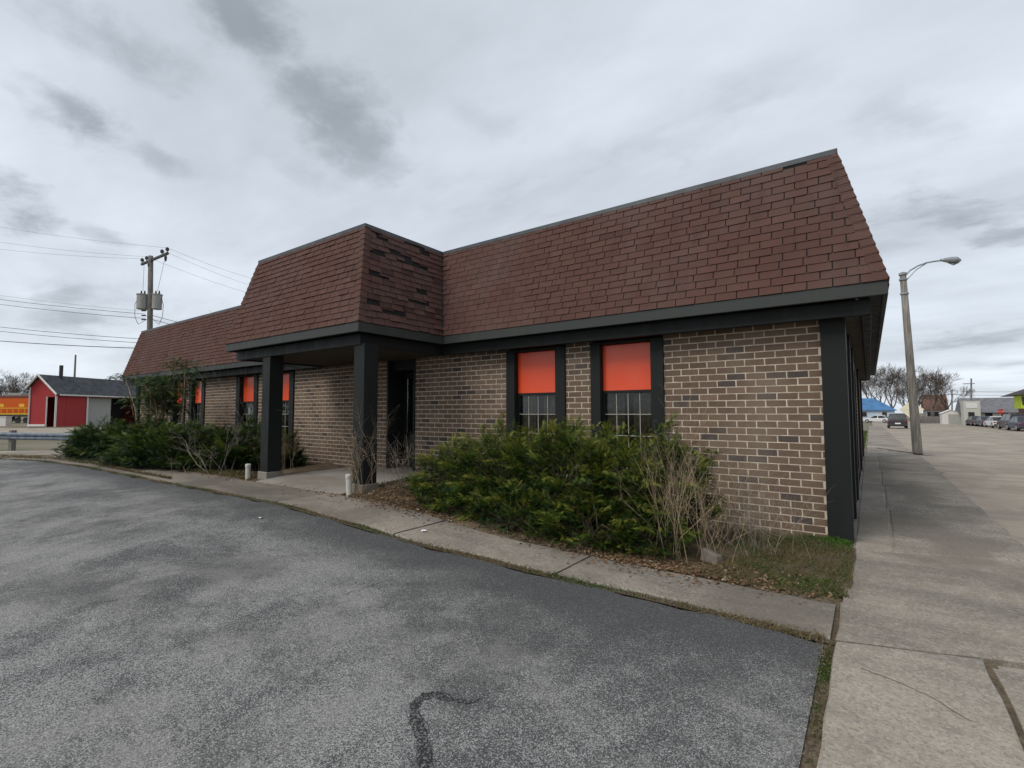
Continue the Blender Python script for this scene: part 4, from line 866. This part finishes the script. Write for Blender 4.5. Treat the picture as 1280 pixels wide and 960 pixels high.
mb.poly([bp(0, 0, 0), bp(4.0, 0, 0), bp(4.0, 0, EVR), bp(0, 0, EVR)]); mb.poly([bp(11.9, 0, 0), bp(BLN, 0, 0), bp(BLN, 0, EVR), bp(11.9, 0, EVR)]); mb.poly([bp(4.0, 0, 3.8), bp(11.9, 0, 3.8), bp(11.9, 0, EVR), bp(4.0, 0, EVR)])
mb.poly([bp(0, GWD, 0), bp(BLN, GWD, 0), bp(BLN, GWD, EVL), bp(0, GWD, EVL)]); mb.poly([bp(BLN, 0, 0), bp(BLN, GWD, 0), bp(BLN, GWD, EVL), bp(BLN, 2.3, RDG-.1), bp(BLN, 0, EVR)])
wl = mb.build('wall', M['red'], barn)
mb = MB(); mb.poly([bp(1.2, -.02, 0), bp(1.2, 1.4, 0), bp(1.2, 1.4, 3.8), bp(1.2, -.02, 3.8)]); mb.build('recessed_door', M['red'], barn)
mb = MB(); mb.poly([bp(1.2, .9, 3.78), bp(0, .9, 3.78), bp(0, 0, 3.78), bp(1.2, 0, 3.78)]); mb.build('door_lintel', M['black'], barn)
mb = MB(); mb.hexa([bp(4.1, .45, 0), bp(8.0, .45, 0), bp(8.0, .6, 0), bp(4.1, .6, 0), bp(4.1, .45, 3.9), bp(8.0, .45, 3.9), bp(8.0, .6, 3.9), bp(4.1, .6, 3.9)]); mb.build('sliding_door', M['greydoor'], barn)
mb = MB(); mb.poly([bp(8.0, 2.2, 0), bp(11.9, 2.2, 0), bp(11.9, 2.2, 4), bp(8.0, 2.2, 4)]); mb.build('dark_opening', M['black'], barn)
mb = MB(); e = .35
def roofslab(v0, z0, v1, z1): mb.hexa([bp(-e, v0, z0-.1), bp(BLN+e, v0, z0-.1), bp(BLN+e, v1, z1-.1), bp(-e, v1, z1-.1), bp(-e, v0, z0+.06), bp(BLN+e, v0, z0+.06), bp(BLN+e, v1, z1+.06), bp(-e, v1, z1+.06)])
roofslab(-.35, EVR-.25, 2.3, RDG); roofslab(GWD+.3, EVL-.25, 2.3, RDG); rf = mb.build('roof', M['dkroof'], barn)
pc = bp(2.2, 2.0, 0); MB().tube([pc+Vector((0, 0, 6.0)), pc+Vector((0, 0, 7.9))], .2, 10).build('chimney_pipe', M['dark'], rf)
def wtrim(a, b, w_=.2, t=.08):
    a, b = Vector(a), Vector(b); d = (b-a).normalized(); mb = MB(); mb.tube([a, b], w_*.6, 4); mb.build('white_trim', M['white'], barn)
wtrim(bp(-.08, .02, 0), bp(-.08, .02, EVR)); wtrim(bp(-.08, 1.25, 0), bp(-.08, 1.25, 3.8), .14); wtrim(bp(-.08, GWD, 0), bp(-.08, GWD, EVL), .14); wtrim(bp(-.4, -.3, EVR-.2), bp(-.4, 2.3, RDG-.02)); wtrim(bp(-.4, 2.3, RDG-.02), bp(-.4, GWD+.25, EVL-.2))
wtrim(bp(0, -.38, EVR-.24), bp(BLN, -.38, EVR-.24), .18); wtrim(bp(4.0, -.06, 0), bp(4.0, -.06, EVR)); wtrim(bp(11.9, -.06, 0), bp(11.9, -.06, EVR)); wtrim(bp(-.06, 1.3, .25), bp(-.06, GWD, .25), .3)
pt = rear(91, 95); r_ = empty('utility_pole', pt); tag(r_, 'thin distant pole rising behind the red barn roof', 'pole'); MB().tube([pt, pt+Vector((0, 0, 13.0))], [.22, .14], 8).build('post', M['wood'], r_)
# locomotive
ld = 84; ca = dep(38, 531, ld); ca.z = -.1; loco = empty('locomotive', ca); tag(loco, 'orange railway locomotive with yellow lettering band standing behind the red barn', 'train')
def lb(u0, u1, v0, v1, z0, z1, name, mat, par=None, bev=.05):
    mb = MB(); f_ = lambda u, v, z: ca-LR*u+LD*v+Vector((0, 0, z)); mb.hexa([f_(u0, v0, z0), f_(u1, v0, z0), f_(u1, v1, z0), f_(u0, v1, z0), f_(u0, v0, z1), f_(u1, v0, z1), f_(u1, v1, z1), f_(u0, v1, z1)]); return mb.build(name, mat, par or loco, bevel=bev)
bd = lb(0, 16, .3, 2.6, 1.5, 4.3, 'hood', M['locoorange']); lb(-.1, 16.2, 0, 2.9, 1.15, 1.5, 'frame', M['dark']); lb(.2, 15, .28, 2.62, 4.31, 4.75, 'roof', M['locored']); lb(.0, 16, .285, .299, 1.52, 1.75, 'stripe', M['locoyellow'], bd); lb(.0, 16, .285, .299, 2.55, 2.68, 'stripe', M['locoyellow'], bd)
for u in (1.5, 5, 10): lb(u, u+.9, .284, .298, 2.8, 3.35, 'yellow_mark', M['locoyellow'], bd, 0)
for u in range(0, 16): lb(u+.05, u+.11, -.02, .02, 1.5, 2.6, 'handrail_post', M['locoyellow'], None, 0)
lb(-.0, 16, -.02, .02, 2.56, 2.62, 'handrail', M['locoyellow'], None, 0)
lb(2.2, 4.6, .4, 2.5, 4.75, 5.2, 'air_box', M['tank']); 
for u in (1.2, 2.6, 4, 11, 12.4, 13.8):
    p = ca-LR*u+LD*.35; MB().tube([p+Vector((0, 0, .55)), p+LD*.15+Vector((0, 0, .55))], .5, 14).build('wheel', M['dark'], loco)
lb(5.3, 9.8, .2, 2.7, .4, 1.15, 'fuel_tank', M['dark'])
p = dep(-2, 533, 66); p.z = -.1; o = empty('white_cabinet', p); tag(o, 'white cabinet box standing in front of the orange train', 'cabinet')
MB().hexa([p+LR*a+LD*b+Vector((0, 0, z)) for z in (0, 1.25) for a, b in ((-.9, 0), (.95, 0), (.95, .8), (-.9, .8))]).build('body', M['white'], o, bevel=.03); MB().hexa([p+LR*a+LD*b+Vector((0, 0, z)) for z in (1.252, 1.32) for a, b in ((-.96, -.06), (1.0, -.06), (1.0, .86), (-.96, .86))]).build('lid', M['white'], o, bevel=.02)
# guardrail
gp = [gr(q, 561.5) for q in (-130, 15, 150)]; a, b = gp[1], gp[2]; dr_ = (gp[2]-gp[0]); dr_.z = 0; dr_.normalize(); nr_ = Vector((dr_.y, -dr_.x, 0))
if nr_.dot(Vector((0, -1, 0))) < 0: nr_ = -nr_
gra = empty('guardrail', a); tag(gra, 'grey corrugated steel guardrail beside the pale road', 'guardrail')
prof = [(0, .42), (.05, .46), (.05, .52), (0, .56), (.05, .60), (.05, .66), (0, .72)]; mb = MB()
for t0, t1 in ((-9, 7.5),):
    for (n0, z0), (n1, z1) in zip(prof[:-1], prof[1:]):
        P4 = [a+dr_*t0+nr_*(n0+.12)+Vector((0, 0, z0)), a+dr_*t1+nr_*(n0+.12)+Vector((0, 0, z0)), a+dr_*t1+nr_*(n1+.12)+Vector((0, 0, z1)), a+dr_*t0+nr_*(n1+.12)+Vector((0, 0, z1))]; bk = [p-nr_*.006 for p in P4]; mb.hexa(P4+bk)
mb.build('rail', M['rail'], gra)
for t in (-7.6, -3.8, 0, 3.8, 7.2):
    p = a+dr_*t; MB().hexa([p+dr_*u+nr_*v+Vector((0, 0, z)) for z in (-.2, .82) for u, v in ((-.09, -.09), (.09, -.09), (.09, .09), (-.09, .09))]).build('post', M['wood'], gra, bevel=.01)
# ---- utility pole with transformers
PD = 32; pb = dep(186, 540, PD); pb.z = -.1; ptop = dep(188.5, 320, PD); H = ptop.z+.1
up_ = empty('utility_pole', pb); tag(up_, 'wooden utility pole carrying two transformers behind the end of the roof', 'pole')
lean = Vector((ptop.x-pb.x, ptop.y-pb.y, H)); PA = lambda z: pb+lean*(z/H)
MB().tube([pb, PA(H*.5), PA(H)], [.19, .165, .14], 12).build('post', M['wooddark'], up_, smooth=True)
def vz(py): return (dep(187, py, PD).z+.1)          # height on the pole for a picture row
xa = (LR*.74+LD*.55).normalized() if False else (LR*.8+LD*-.6).normalized()
arm_c = PA(vz(329)); A0, A1 = dep(177, 330.5, 32.6), dep(210, 316.5, 30.9)
arm = MB(); dv = (A1-A0).normalized(); sv = dv.cross(Vector((0, 0, 1))).normalized()*.055; uv = Vector((0, 0, .07)); arm.hexa([A0-sv-uv, A1-sv-uv, A1+sv-uv, A0+sv-uv, A0-sv+uv, A1-sv+uv, A1+sv+uv, A0+sv+uv]); am = arm.build('crossarm', M['dark'], up_)
for t in (.02, .2, .78, .97):
    p = A0.lerp(A1, t)+Vector((0, 0, .07)); MB().tube([p, p+Vector((0, 0, .12)), p+Vector((0, 0, .13)), p+Vector((0, 0, .28)), p+Vector((0, 0, .34))], [.03, .03, .11, .10, .04], 8).build('insulator', M['dark'], am)
for t in (.96, .34):
    p = A0.lerp(A1, t)+LD*-.1-Vector((0, 0, .1)); MB().tube([p, p-Vector((0, 0, .2)), p-Vector((0, 0, .42))], [.05, .085, .05], 8).build('cutout_fuse', M['dark'], am)
for sg, w_ in ((-1, .66), (1, .56)):
    c = PA(vz(377))+LR*sg*(.17+w_*.5); tk = MB().tube([c-Vector((0, 0, .52)), c-Vector((0, 0, .50)), c+Vector((0, 0, .40)), c+Vector((0, 0, .41)), c+Vector((0, 0, .48)), c+Vector((0, 0, .50))], [w_*.42, w_*.5, w_*.5, w_*.54, w_*.54, w_*.3], 18).build('transformer', M['tank'], up_)
    for q in (-.1, .12): p = c+LR*q+Vector((0, 0, .49)); MB().tube([p, p+Vector((0, 0, .05)), p+Vector((0, 0, .2)), p+Vector((0, 0, .24))], [.05, .06, .04, .02], 8).build('bushing', M['dark'], tk)
    MB().tube([c-LR*sg*w_*.4+Vector((0, 0, .1)), PA(vz(374))], .05, 6).build('bracket', M['dark'], tk)
    lp = [c+LR*sg*w_*.45+Vector((0, 0, .3)), c+LR*sg*(w_*.75)+Vector((0, 0, -.2)), c+LR*sg*w_*.7+Vector((0, 0, -1.0)), c+LR*sg*w_*.35+Vector((0, 0, -1.5)), PA(vz(398))+LR*sg*.1]
    sm = [];
    for i in range(len(lp)-1):
        for k in range(4): sm.append(lp[i].lerp(lp[i+1], k/4))
    MB().tube(sm+[lp[-1]], .016, 4).build('service_loop', M['wire'], up_); MB().tube([c+Vector((0, 0, .7)), A0.lerp(A1, .1 if sg < 0 else .93)], .010, 4).build('drop_wire', M['wire'], up_)
for py in (389, 395, 400):
    p = PA(vz(py)); MB().tube([p-LR*.15-LD*.17, p-LR*.42-LD*.17], .045, 6).build('spool', M['dark'], up_)
def wire(a, b, sag, r, label, group, n=16):
    a, b = Vector(a), Vector(b); pts = [a.lerp(b, k/n)-Vector((0, 0, 4*sag*(k/n)*(1-k/n))) for k in range(n+1)]; o = MB().tube(pts, r, 4).build('overhead_wire', M['wire'], loc=a); tag(o, label, 'wire', group)
GWR = 'overhead wires at the transformer pole'
far = 46
for py0, px1, py1, r, lb_ in ((371.5, 181, 392.5, .018, 'upper cable of the pair running left below the transformers'), (378, 181, 398, .018, 'lower cable of the pair running left below the transformers'), (366, 181, 389, .008, 'thin wire just above the cable pair below the transformers'),
                        (407, 183, 424, .020, 'upper of two low cables passing left of the roof end'), (412.5, 183, 429, .020, 'lower of two low cables passing left of the roof end'), (426.5, 184, 435.5, .03, 'thick lowest cable ending at the roof end')):
    w1 = dep(px1, py1, PD+.2); w0 = dep(-60, py0-5.5, 36); wire(w0, w1, .12, r, lb_, GWR)
for t, py0, lb_ in ((.02, 316, 'crossarm wire running left from the inner end of the arm'), (.2, 305, 'faint crossarm wire running left beside the pole top'), (.97, 285, 'highest crossarm wire running left over the barn')): wire(dep(-60, py0-12, 36), A0.lerp(A1, t)+Vector((0, 0, .37)), .2, .007, lb_, GWR)
for t, px, py, lb_ in ((.97, 330, 352, 'topmost thin wire running from the crossarm towards the porch roof'), (.2, 330, 372, 'lowest thin wire running from the crossarm towards the porch roof'), (.78, 330, 362, 'middle thin wire running from the crossarm towards the porch roof')): wire(A0.lerp(A1, t)+Vector((0, 0, .37)), dep(px, py, 40), .15, .007, lb_, GWR)
for py, lb_ in ((394, 'upper cable dropping from the pole behind the end of the roof'), (399, 'lower cable dropping from the pole behind the end of the roof')): wire(PA(vz(py))+LR*.1, dep(300, py+25, 40), .1, .018, lb_, GWR)

# ================================================================== RIGHT BACKGROUND
lp0 = gr(1147, 567); lamp = empty('street_lamp', lp0); tag(lamp, 'leaning wooden lamp post with a curved arm beside the sidewalk', 'street lamp')
dl = float(Vector((lp0.x, lp0.y, 0)).dot(LD)); ltop = dep(1128.5, 343, dl)
MB().tube([lp0-Vector((0, 0, .3)), lp0, lp0.lerp(ltop, .5), ltop], [.17, .165, .135, .108], 12).build('post', M['wood'], lamp, smooth=True)
MB().tube([ltop-Vector((0, 0, .03)), ltop+Vector((0, 0, .05)), ltop+Vector((0, 0, .09))], [.14, .14, .06], 10).build('cap', M['steel'], lamp)
h1 = dep(1180, 325.5, dl); arc = [ltop+Vector((.08, 0, -.05))]
for q in ((1137, 338.5), (1147, 332.5), (1158, 328.5), (1170, 326.3), (1180, 325.5)): arc.append(dep(*q, dl))
MB().tube(arc, .030, 8).build('arm', M['steel'], lamp, smooth=True)
MB().tube([ltop-Vector((-.08, 0, .28)), dep(1145, 337.5, dl), dep(1158, 329.2, dl)], .018, 6).build('brace', M['steel'], lamp)
for f_ in (.03, .11): MB().tube([ltop.lerp(lp0, f_)-Vector((0, 0, .03)), ltop.lerp(lp0, f_)+Vector((0, 0, .03))], .145, 10).build('band', M['steel'], lamp)
hd = [dep(q, 325.0+(q-1180)*.02, dl) for q in (1176, 1181, 1188, 1195, 1200.5)]; MB().tube(hd, [.05, .08, .13, .14, .05], 10).build('lamp_head', M['steel'], lamp, smooth=True)
MB().tube([dep(1186, 327.6, dl), dep(1192, 328.6, dl), dep(1198, 327.4, dl)], [.05, .10, .05], 10).build('lens', M['glass'], lamp)
o = MB(); ribbon(o, wiggle([tuple(gr(*q))[:2] for q in ((1095, 560), (1120, 564), (1145, 567), (1168, 569))], 6, .05), [.08+.22*math.exp(-((i-12)/6)**2) for i in range(19)], .022); o = o.build('broken_joint', M['soil'], side)
for q0 in (((1160, 588), (1182, 590)), ((1170, 624), (1222, 632)), ((1250, 673), (1275, 679)), ((1240, 706), (1281, 711))):
    o = MB(); wp = wiggle([tuple(gr(*q))[:2] for q in q0], 8, .03); ribbon(o, wp, [random.uniform(.03, .14) for _ in wp], -.022 if q0[0][0] > 1 else 0); o.build('dirt_crack', M['soil'], st)

def wallbox(par, p, ax, ay, w_, d_, h_, name, mat, z0=0, bev=0, off=(0, 0)):
    mb = MB(); mb.hexa([p+ax*(off[0]+a)+ay*(off[1]+b)+Vector((0, 0, z)) for z in (z0, z0+h_) for a, b in ((0, 0), (w_, 0), (w_, d_), (0, d_))]); return mb.build(name, mat, par, bevel=bev)
Xa, Ya = Vector((1, 0, 0)), Vector((0, 1, 0))
ltblue = m_paint('pale_blue_siding', (.42, .50, .58), .7, .2, (.35, .4, .45)); blueroof = plain('blue_metal_roof', (.055, .15, .30), .6, .15, 1); cream = m_paint('cream_siding', (.46, .45, .40), .7, .3, (.33, .31, .27)); greyroof = plain('grey_shingle_roof', (.14, .14, .15), .9, .2, 2)
darkglass = plain('dark_window', (.02, .022, .026), .15, .2, 3, 0, .5); lime = m_paint('lime_green_paint', (.42, .50, .03), .6, .2, (.3, .36, .03)); redbrick = plain('red_brick_far', (.14, .078, .060), .9, .3, 5)
def house(px, py, wpx, mat, roofmat, wall_h, ridge_h, label, hip=True, depth_=8, name='house', left=0, wins=3):
    p = gr(px, py); wd = (gr(px+wpx, py)-p).length; root = empty(name, p); tag(root, label, 'house'); ax = Xa; ay = Ya; p = p-ax*left; wd += left
    wallbox(root, p, ax, ay, wd, depth_, wall_h, 'wall', mat, -.4)
    e_ = .4; b = [p+ax*u+ay*v+Vector((0, 0, wall_h-.45)) for u, v in ((-e_, -e_), (wd+e_, -e_), (wd+e_, depth_+e_), (-e_, depth_+e_))]; i_ = depth_*.45 if hip else 0
    r1, r2 = p+ax*(i_-(0 if hip else e_))+ay*depth_*.5+Vector((0, 0, ridge_h)), p+ax*(wd-i_+(0 if hip else e_))+ay*depth_*.5+Vector((0, 0, ridge_h))
    mb = MB(); mb.poly([b[0], b[1], r2, r1]); mb.poly([b[1], b[2], r2]); mb.poly([b[2], b[3], r1, r2]); mb.poly([b[3], b[0], r1]); mb.poly([q-Vector((0, 0, .12)) for q in b])
    for i in range(4): mb.poly([b[i]-Vector((0, 0, .12)), b[(i+1) % 4]-Vector((0, 0, .12)), b[(i+1) % 4], b[i]])
    mb.build('roof', roofmat, root)
    for k in range(wins):
        u = wd*(k+.5)/wins; wn = wallbox(root, p+Vector((0, 0, .9)), ax, ay, 1.0, .08, 1.2, 'window', M['white'], 0, 0, (u-.5, -.06)); wallbox(wn, p+Vector((0, 0, .97)), ax, ay, .86, .03, 1.06, 'pane', darkglass, 0, 0, (u-.43, -.095))
    return root
house(1084, 526, 30, ltblue, blueroof, 2.9, 5.3, 'pale blue house with a bright blue hipped roof at the street end', left=6, wins=3)
house(1158, 525.5, 22, cream, redbrick, 3.0, 6.2, 'cream house with a reddish roof behind the wooden fence', hip=False)
hs = house(1208.5, 531, 74, cream, greyroof, 2.45, 4.3, 'long low cream building with a grey shingled roof behind the parked cars', hip=False, depth_=9, wins=5, name='low_building')
p = gr(1205, 531.5)-Ya*.4; tw = wallbox(hs, p, Xa, Ya, 1.9, 3, 3.9, 'entrance_tower', cream, -.2); wallbox(tw, p, Xa, Ya, .7, .06, 2.0, 'door', darkglass, 0, 0, (.5, -.05)); wallbox(tw, p+Vector((0, 0, 2.6)), Xa, Ya, 1.3, .05, .8, 'sign_board', M['white'], 0, 0, (.3, -.05))
# shed
p = gr(1178, 530); sh = empty('white_shed', p); tag(sh, 'small white metal shed beside the low cream building', 'shed'); swd = (gr(1203, 530.3)-p).length-.15
mb = MB(); mb.prism([(p.x, p.z-.1), (p.x+swd, p.z-.1), (p.x+swd, p.z+1.75), (p.x+swd*.5, p.z+2.35), (p.x, p.z+1.75)], 1, p.y, p.y+3.2); mb.build('body', M['white'], sh)
mb = MB(); mb.prism([(p.x-.12, p.z+1.72), (p.x+swd*.5, p.z+2.36), (p.x+swd+.12, p.z+1.72), (p.x+swd+.12, p.z+1.80), (p.x+swd*.5, p.z+2.45), (p.x-.12, p.z+1.80)], 1, p.y-.1, p.y+3.3); mb.build('roof', M['white'], sh); dd_ = wallbox(sh, p, Xa, Ya, 1.7, .04, 1.6, 'door', M['greydoor'], .05, 0, (.8, -.03))
# wooden fence, board by board
fa, fb = gr(1142, 529), gr(1178, 529); fe = empty('wooden_fence', fa); tag(fe, 'weathered wooden board fence in front of the bare trees', 'fence'); nb = 26
for k in range(nb):
    q = fa.lerp(fb, k/nb); w_ = (fb-fa).length/nb; MB().box(q.x+.01, q.x+w_*.94, q.y, q.y+.03, q.z-.1, q.z+1.25+random.uniform(-.03, .03)).build('board', M['wood'], fe)
MB().box(fa.x, fb.x, fa.y+.031, fa.y+.08, fa.z+.9, fa.z+1.0).build('fence_rail', M['wood'], fe)
# diamond sign behind the lamp
sp = gr(1140, 531); sg = empty('diamond_sign', sp); tag(sg, 'pale yellow diamond road sign partly hidden by the leaning lamp post', 'sign'); dsn = float(Vector((sp.x, sp.y, 0)).dot(LD)); cc = dep(1139.5, 512, dsn); hw = (dep(1152, 512, dsn)-dep(1127.5, 512, dsn)).length*.5
MB().prism([(cc.x-hw, cc.z), (cc.x, cc.z-hw), (cc.x+hw, cc.z), (cc.x, cc.z+hw)], 1, cc.y, cc.y+.03).build('plate', plain('faded_yellow_sign', (.66, .63, .47), .6, .1, 1), sg); MB().tube([Vector((cc.x, cc.y+.06, sp.z-.2)), Vector((cc.x, cc.y+.06, cc.z+hw*.6))], .05, 6).build('post', M['steel'], sg)
# stop sign
sp = gr(1250, 534); ss_ = empty('stop_sign', sp); tag(ss_, 'red octagonal sign behind the parked cars', 'sign'); ds_ = float(Vector((sp.x, sp.y, 0)).dot(LD)); cc = dep(1251, 514.5, ds_)
MB().prism([(cc.x+.36*math.cos(R(22.5+45*k)), cc.z+.36*math.sin(R(22.5+45*k))) for k in range(8)], 1, cc.y-.02, cc.y).build('plate', plain('stop_red', (.42, .03, .03), .5, .1), ss_); MB().tube([Vector((cc.x, cc.y+.04, sp.z-.2)), Vector((cc.x, cc.y+.04, cc.z+.4))], .035, 6).build('post', M['steel'], ss_)
cu = bpy.data.curves.new('lettering', 'FONT'); cu.body = 'STOP'; cu.align_x = 'CENTER'; cu.align_y = 'CENTER'; cu.size = .27; cu.extrude = .002
to = bpy.data.objects.new('lettering', cu); col.objects.link(to); dg = bpy.context.evaluated_depsgraph_get(); tme = bpy.data.meshes.new_from_object(to.evaluated_get(dg)); bpy.data.objects.remove(to)
to = bpy.data.objects.new('lettering', tme); tme.materials.clear(); tme.materials.append(M['white']); link(to, ss_, (cc.x, cc.y-.024, cc.z)); to.rotation_euler = (R(90), 0, 0)
# lime-green building at the picture's edge
p = gr(1276, 536.5)+Vector((1.35, 0, 0)); lg = empty('lime_building', p); tag(lg, 'two-storey brown building with a lime green bay and dark hipped roof', 'building'); dlg = float(Vector((p.x, p.y, 0)).dot(LD))
wallbox(lg, p, Xa, Ya, 9, 9, 4.6, 'wall', redbrick, -.3, 0, (.1, 0)); by = wallbox(lg, p+Vector((0, 0, 2.35)), Xa, Ya, 1.3, 3.2, 1.5, 'bay', lime, 0, 0, (-1.15, .4))
for u in (.12, .7): wallbox(by, p+Vector((0, 0, 2.75)), Xa, Ya, .42, .05, .95, 'pane', darkglass, 0, 0, (-1.15+u, .36))
wallbox(lg, p, Xa, Ya, 1.1, .2, 2.0, 'porch_panel', lime, 0, 0, (.2, -.2))
mb = MB(); b = [p+Vector((u, v, 3.9)) for u, v in ((-1.5, -.3), (9.4, -.3), (9.4, 9.4), (-1.5, 9.4))]; tp = [p+Vector((u, v, 5.3)) for u, v in ((1.5, 3.2), (6, 3.2), (6, 6), (1.5, 6))]
for i in range(4): mb.poly([b[i], b[(i+1) % 4], tp[(i+1) % 4], tp[i]])
mb.poly(tp); mb.poly(b[::-1]); mb.build('roof', plain('dark_brown_roof', (.045, .035, .035), .9, .2), lg)
# far poles and wires
for px, py, top, lb_ in ((1214, 531, 473, 'distant utility pole rising over the low cream building'), (1190, 529, 487, 'distant utility pole between the shed and the bare trees')):
    p = gr(px, py); dq = float(Vector((p.x, p.y, 0)).dot(LD)); r_ = empty('utility_pole', p); tag(r_, lb_, 'pole'); t_ = dep(px, top, dq); MB().tube([p-Vector((0, 0, .2)), t_], [.14, .10], 8).build('post', M['wood'], r_); MB().box(p.x-.7, p.x+.7, p.y-.06, p.y+.06, t_.z-.9, t_.z-.78).build('crossarm', M['wood'], r_)
for py, lb_ in ((488.5, 'upper far wire stretched above the low cream building roof'), (493, 'lower far wire stretched above the low cream building roof')): wire(dep(1190, py, 72), dep(1290, py+.8, 60), .1, .025, lb_, 'far wires')
# post-like bin figure by the shed
p = gr(1207.5, 531); bo = empty('dark_post', p); tag(bo, 'dark narrow post standing by the entrance of the low cream building', 'post'); MB().tube([p-Vector((0, 0, .1)), p+Vector((0, 0, 1.5)), p+Vector((0, 0, 1.7))], [.16, .15, .06], 10).build('body', M['dark'], bo)

# ---- cars
def car(p, rz, paint, label, suv=False, group=None):
    root = empty('parked_car', p, rz); tag(root, label, 'car', group); k = N('car_paint'); k.b.inputs['Coat Weight'].default_value = .2; pm = k.fin(paint, .4, spec=.4)
    Lh, Wd = (2.35, .92) if suv else (2.3, .88); hb, ht = (1.02, 1.72) if suv else (.88, 1.43)
    mb = MB(); low = [(-Lh, .35), (-Lh+.08, hb-.05), (-Lh+.35, hb), (Lh-1.1, hb-.02), (Lh-.15, hb-.18), (Lh, .45), (Lh-.1, .25), (-Lh+.1, .25)]; mb.prism(low, 0, -Wd, Wd); b = mb.build('body', pm, root, world=False, bevel=.07)
    if suv: prof = ((-Lh+.12, Lh-1.15), (-Lh+.42, Lh-1.95))
    else: prof = ((-Lh+.45, Lh-1.2), (-Lh+1.15, Lh-2.05))
    (a0, a1), (b0, b1) = prof; wi = Wd*.78
    mb = MB(); mb.hexa([(-Wd*.95, a0, hb-.02), (Wd*.95, a0, hb-.02), (Wd*.95, a1, hb-.02), (-Wd*.95, a1, hb-.02), (-wi, b0, ht-.06), (wi, b0, ht-.06), (wi, b1, ht-.06), (-wi, b1, ht-.06)]); mb.build('window', darkglass, root, world=False, bevel=.03)
    mb = MB(); mb.hexa([(-wi-.02, b0-.03, ht-.075), (wi+.02, b0-.03, ht-.075), (wi+.02, b1+.03, ht-.075), (-wi-.02, b1+.03, ht-.075), (-wi+.06, b0+.08, ht), (wi-.06, b0+.08, ht), (wi-.06, b1-.08, ht), (-wi+.06, b1-.08, ht)]); mb.build('roof', pm, root, world=False, bevel=.02)
    for sx in (-1, 1):
        mb = MB()
        for t in ((0, .04), (.5, .56), (.96, 1.0)):
            q = lambda f_, top: (sx*(wi if top else Wd*.95)+sx*.012, (b0 if top else a0)+((b1-b0) if top else (a1-a0))*f_, (ht-.07) if top else hb-.02); mb.poly([q(t[0], 0), q(t[1], 0), q(t[1], 1), q(t[0], 1)])
        mb.build('pillar', pm, root, world=False)
        for yv in (-Lh+.85, Lh-.9):
            tm = MB().tube([(sx*(Wd-.19), yv, .33), (sx*(Wd+.015), yv, .33)], .33, 18); ty = tm.build('wheel', M['rubber'], root, world=False); MB().tube([(sx*(Wd+.0), yv, .33), (sx*(Wd+.03), yv, .33)], .2, 12).build('rim', M['alu'], ty, world=False)
        MB().box(min(sx*.68, sx*.87), max(sx*.68, sx*.87), -Lh-.01, -Lh+.1, hb-.24, hb-.1).build('tail_light', plain('tail_red', (.35, .01, .01), .3, .1), root, world=False, bevel=.02)
        MB().box(min(sx*.5, sx*.82), max(sx*.5, sx*.82), Lh-.1, Lh+.01, .58, .72).build('headlight', M['paper'], root, world=False, bevel=.02)
    MB().box(-.26, .26, -Lh-.025, -Lh+.05, .52, .66).build('number_plate', M['paper'], root, world=False); MB().box(-Wd*.96, Wd*.96, -Lh-.06, -Lh+.2, .28, .48).build('bumper', M['dark'], root, world=False, bevel=.03)
p = gr(1122.5, 535.5); car(p+Vector((0, 2.2, .0)), 0, (.012, .014, .017), 'black pickup-like car parked alone on the left side of the street', True)
p = gr(1097, 528.5); car(p+Vector((0, 2, 0)), R(70), (.6, .6, .6), 'white car in front of the pale blue house')
GC = 'cars parked along the far side of the street'
for (px, py), rz, pc_, lb_, sv in (((1276, 539), 4, (.02, .03, .06), 'navy blue sedan parked in front of the lime green bay', False), ((1264, 537.5), 4, (.035, .012, .014), 'dark maroon sport utility parked ahead of the navy sedan', True), ((1243.5, 535), 4, (.62, .62, .61), 'white sedan parked along the far side of the street', False), ((1229, 533.5), 4, (.05, .06, .08), 'dark grey-blue sedan parked ahead of the white sedan', False), ((1217, 532.4), 4, (.03, .03, .035), 'small black car parked farthest along the row by the entrance tower', False)):
    p = gr(px, py); car(p+Vector((.6, 2.2, 0)), R(rz), pc_, lb_, sv, GC)
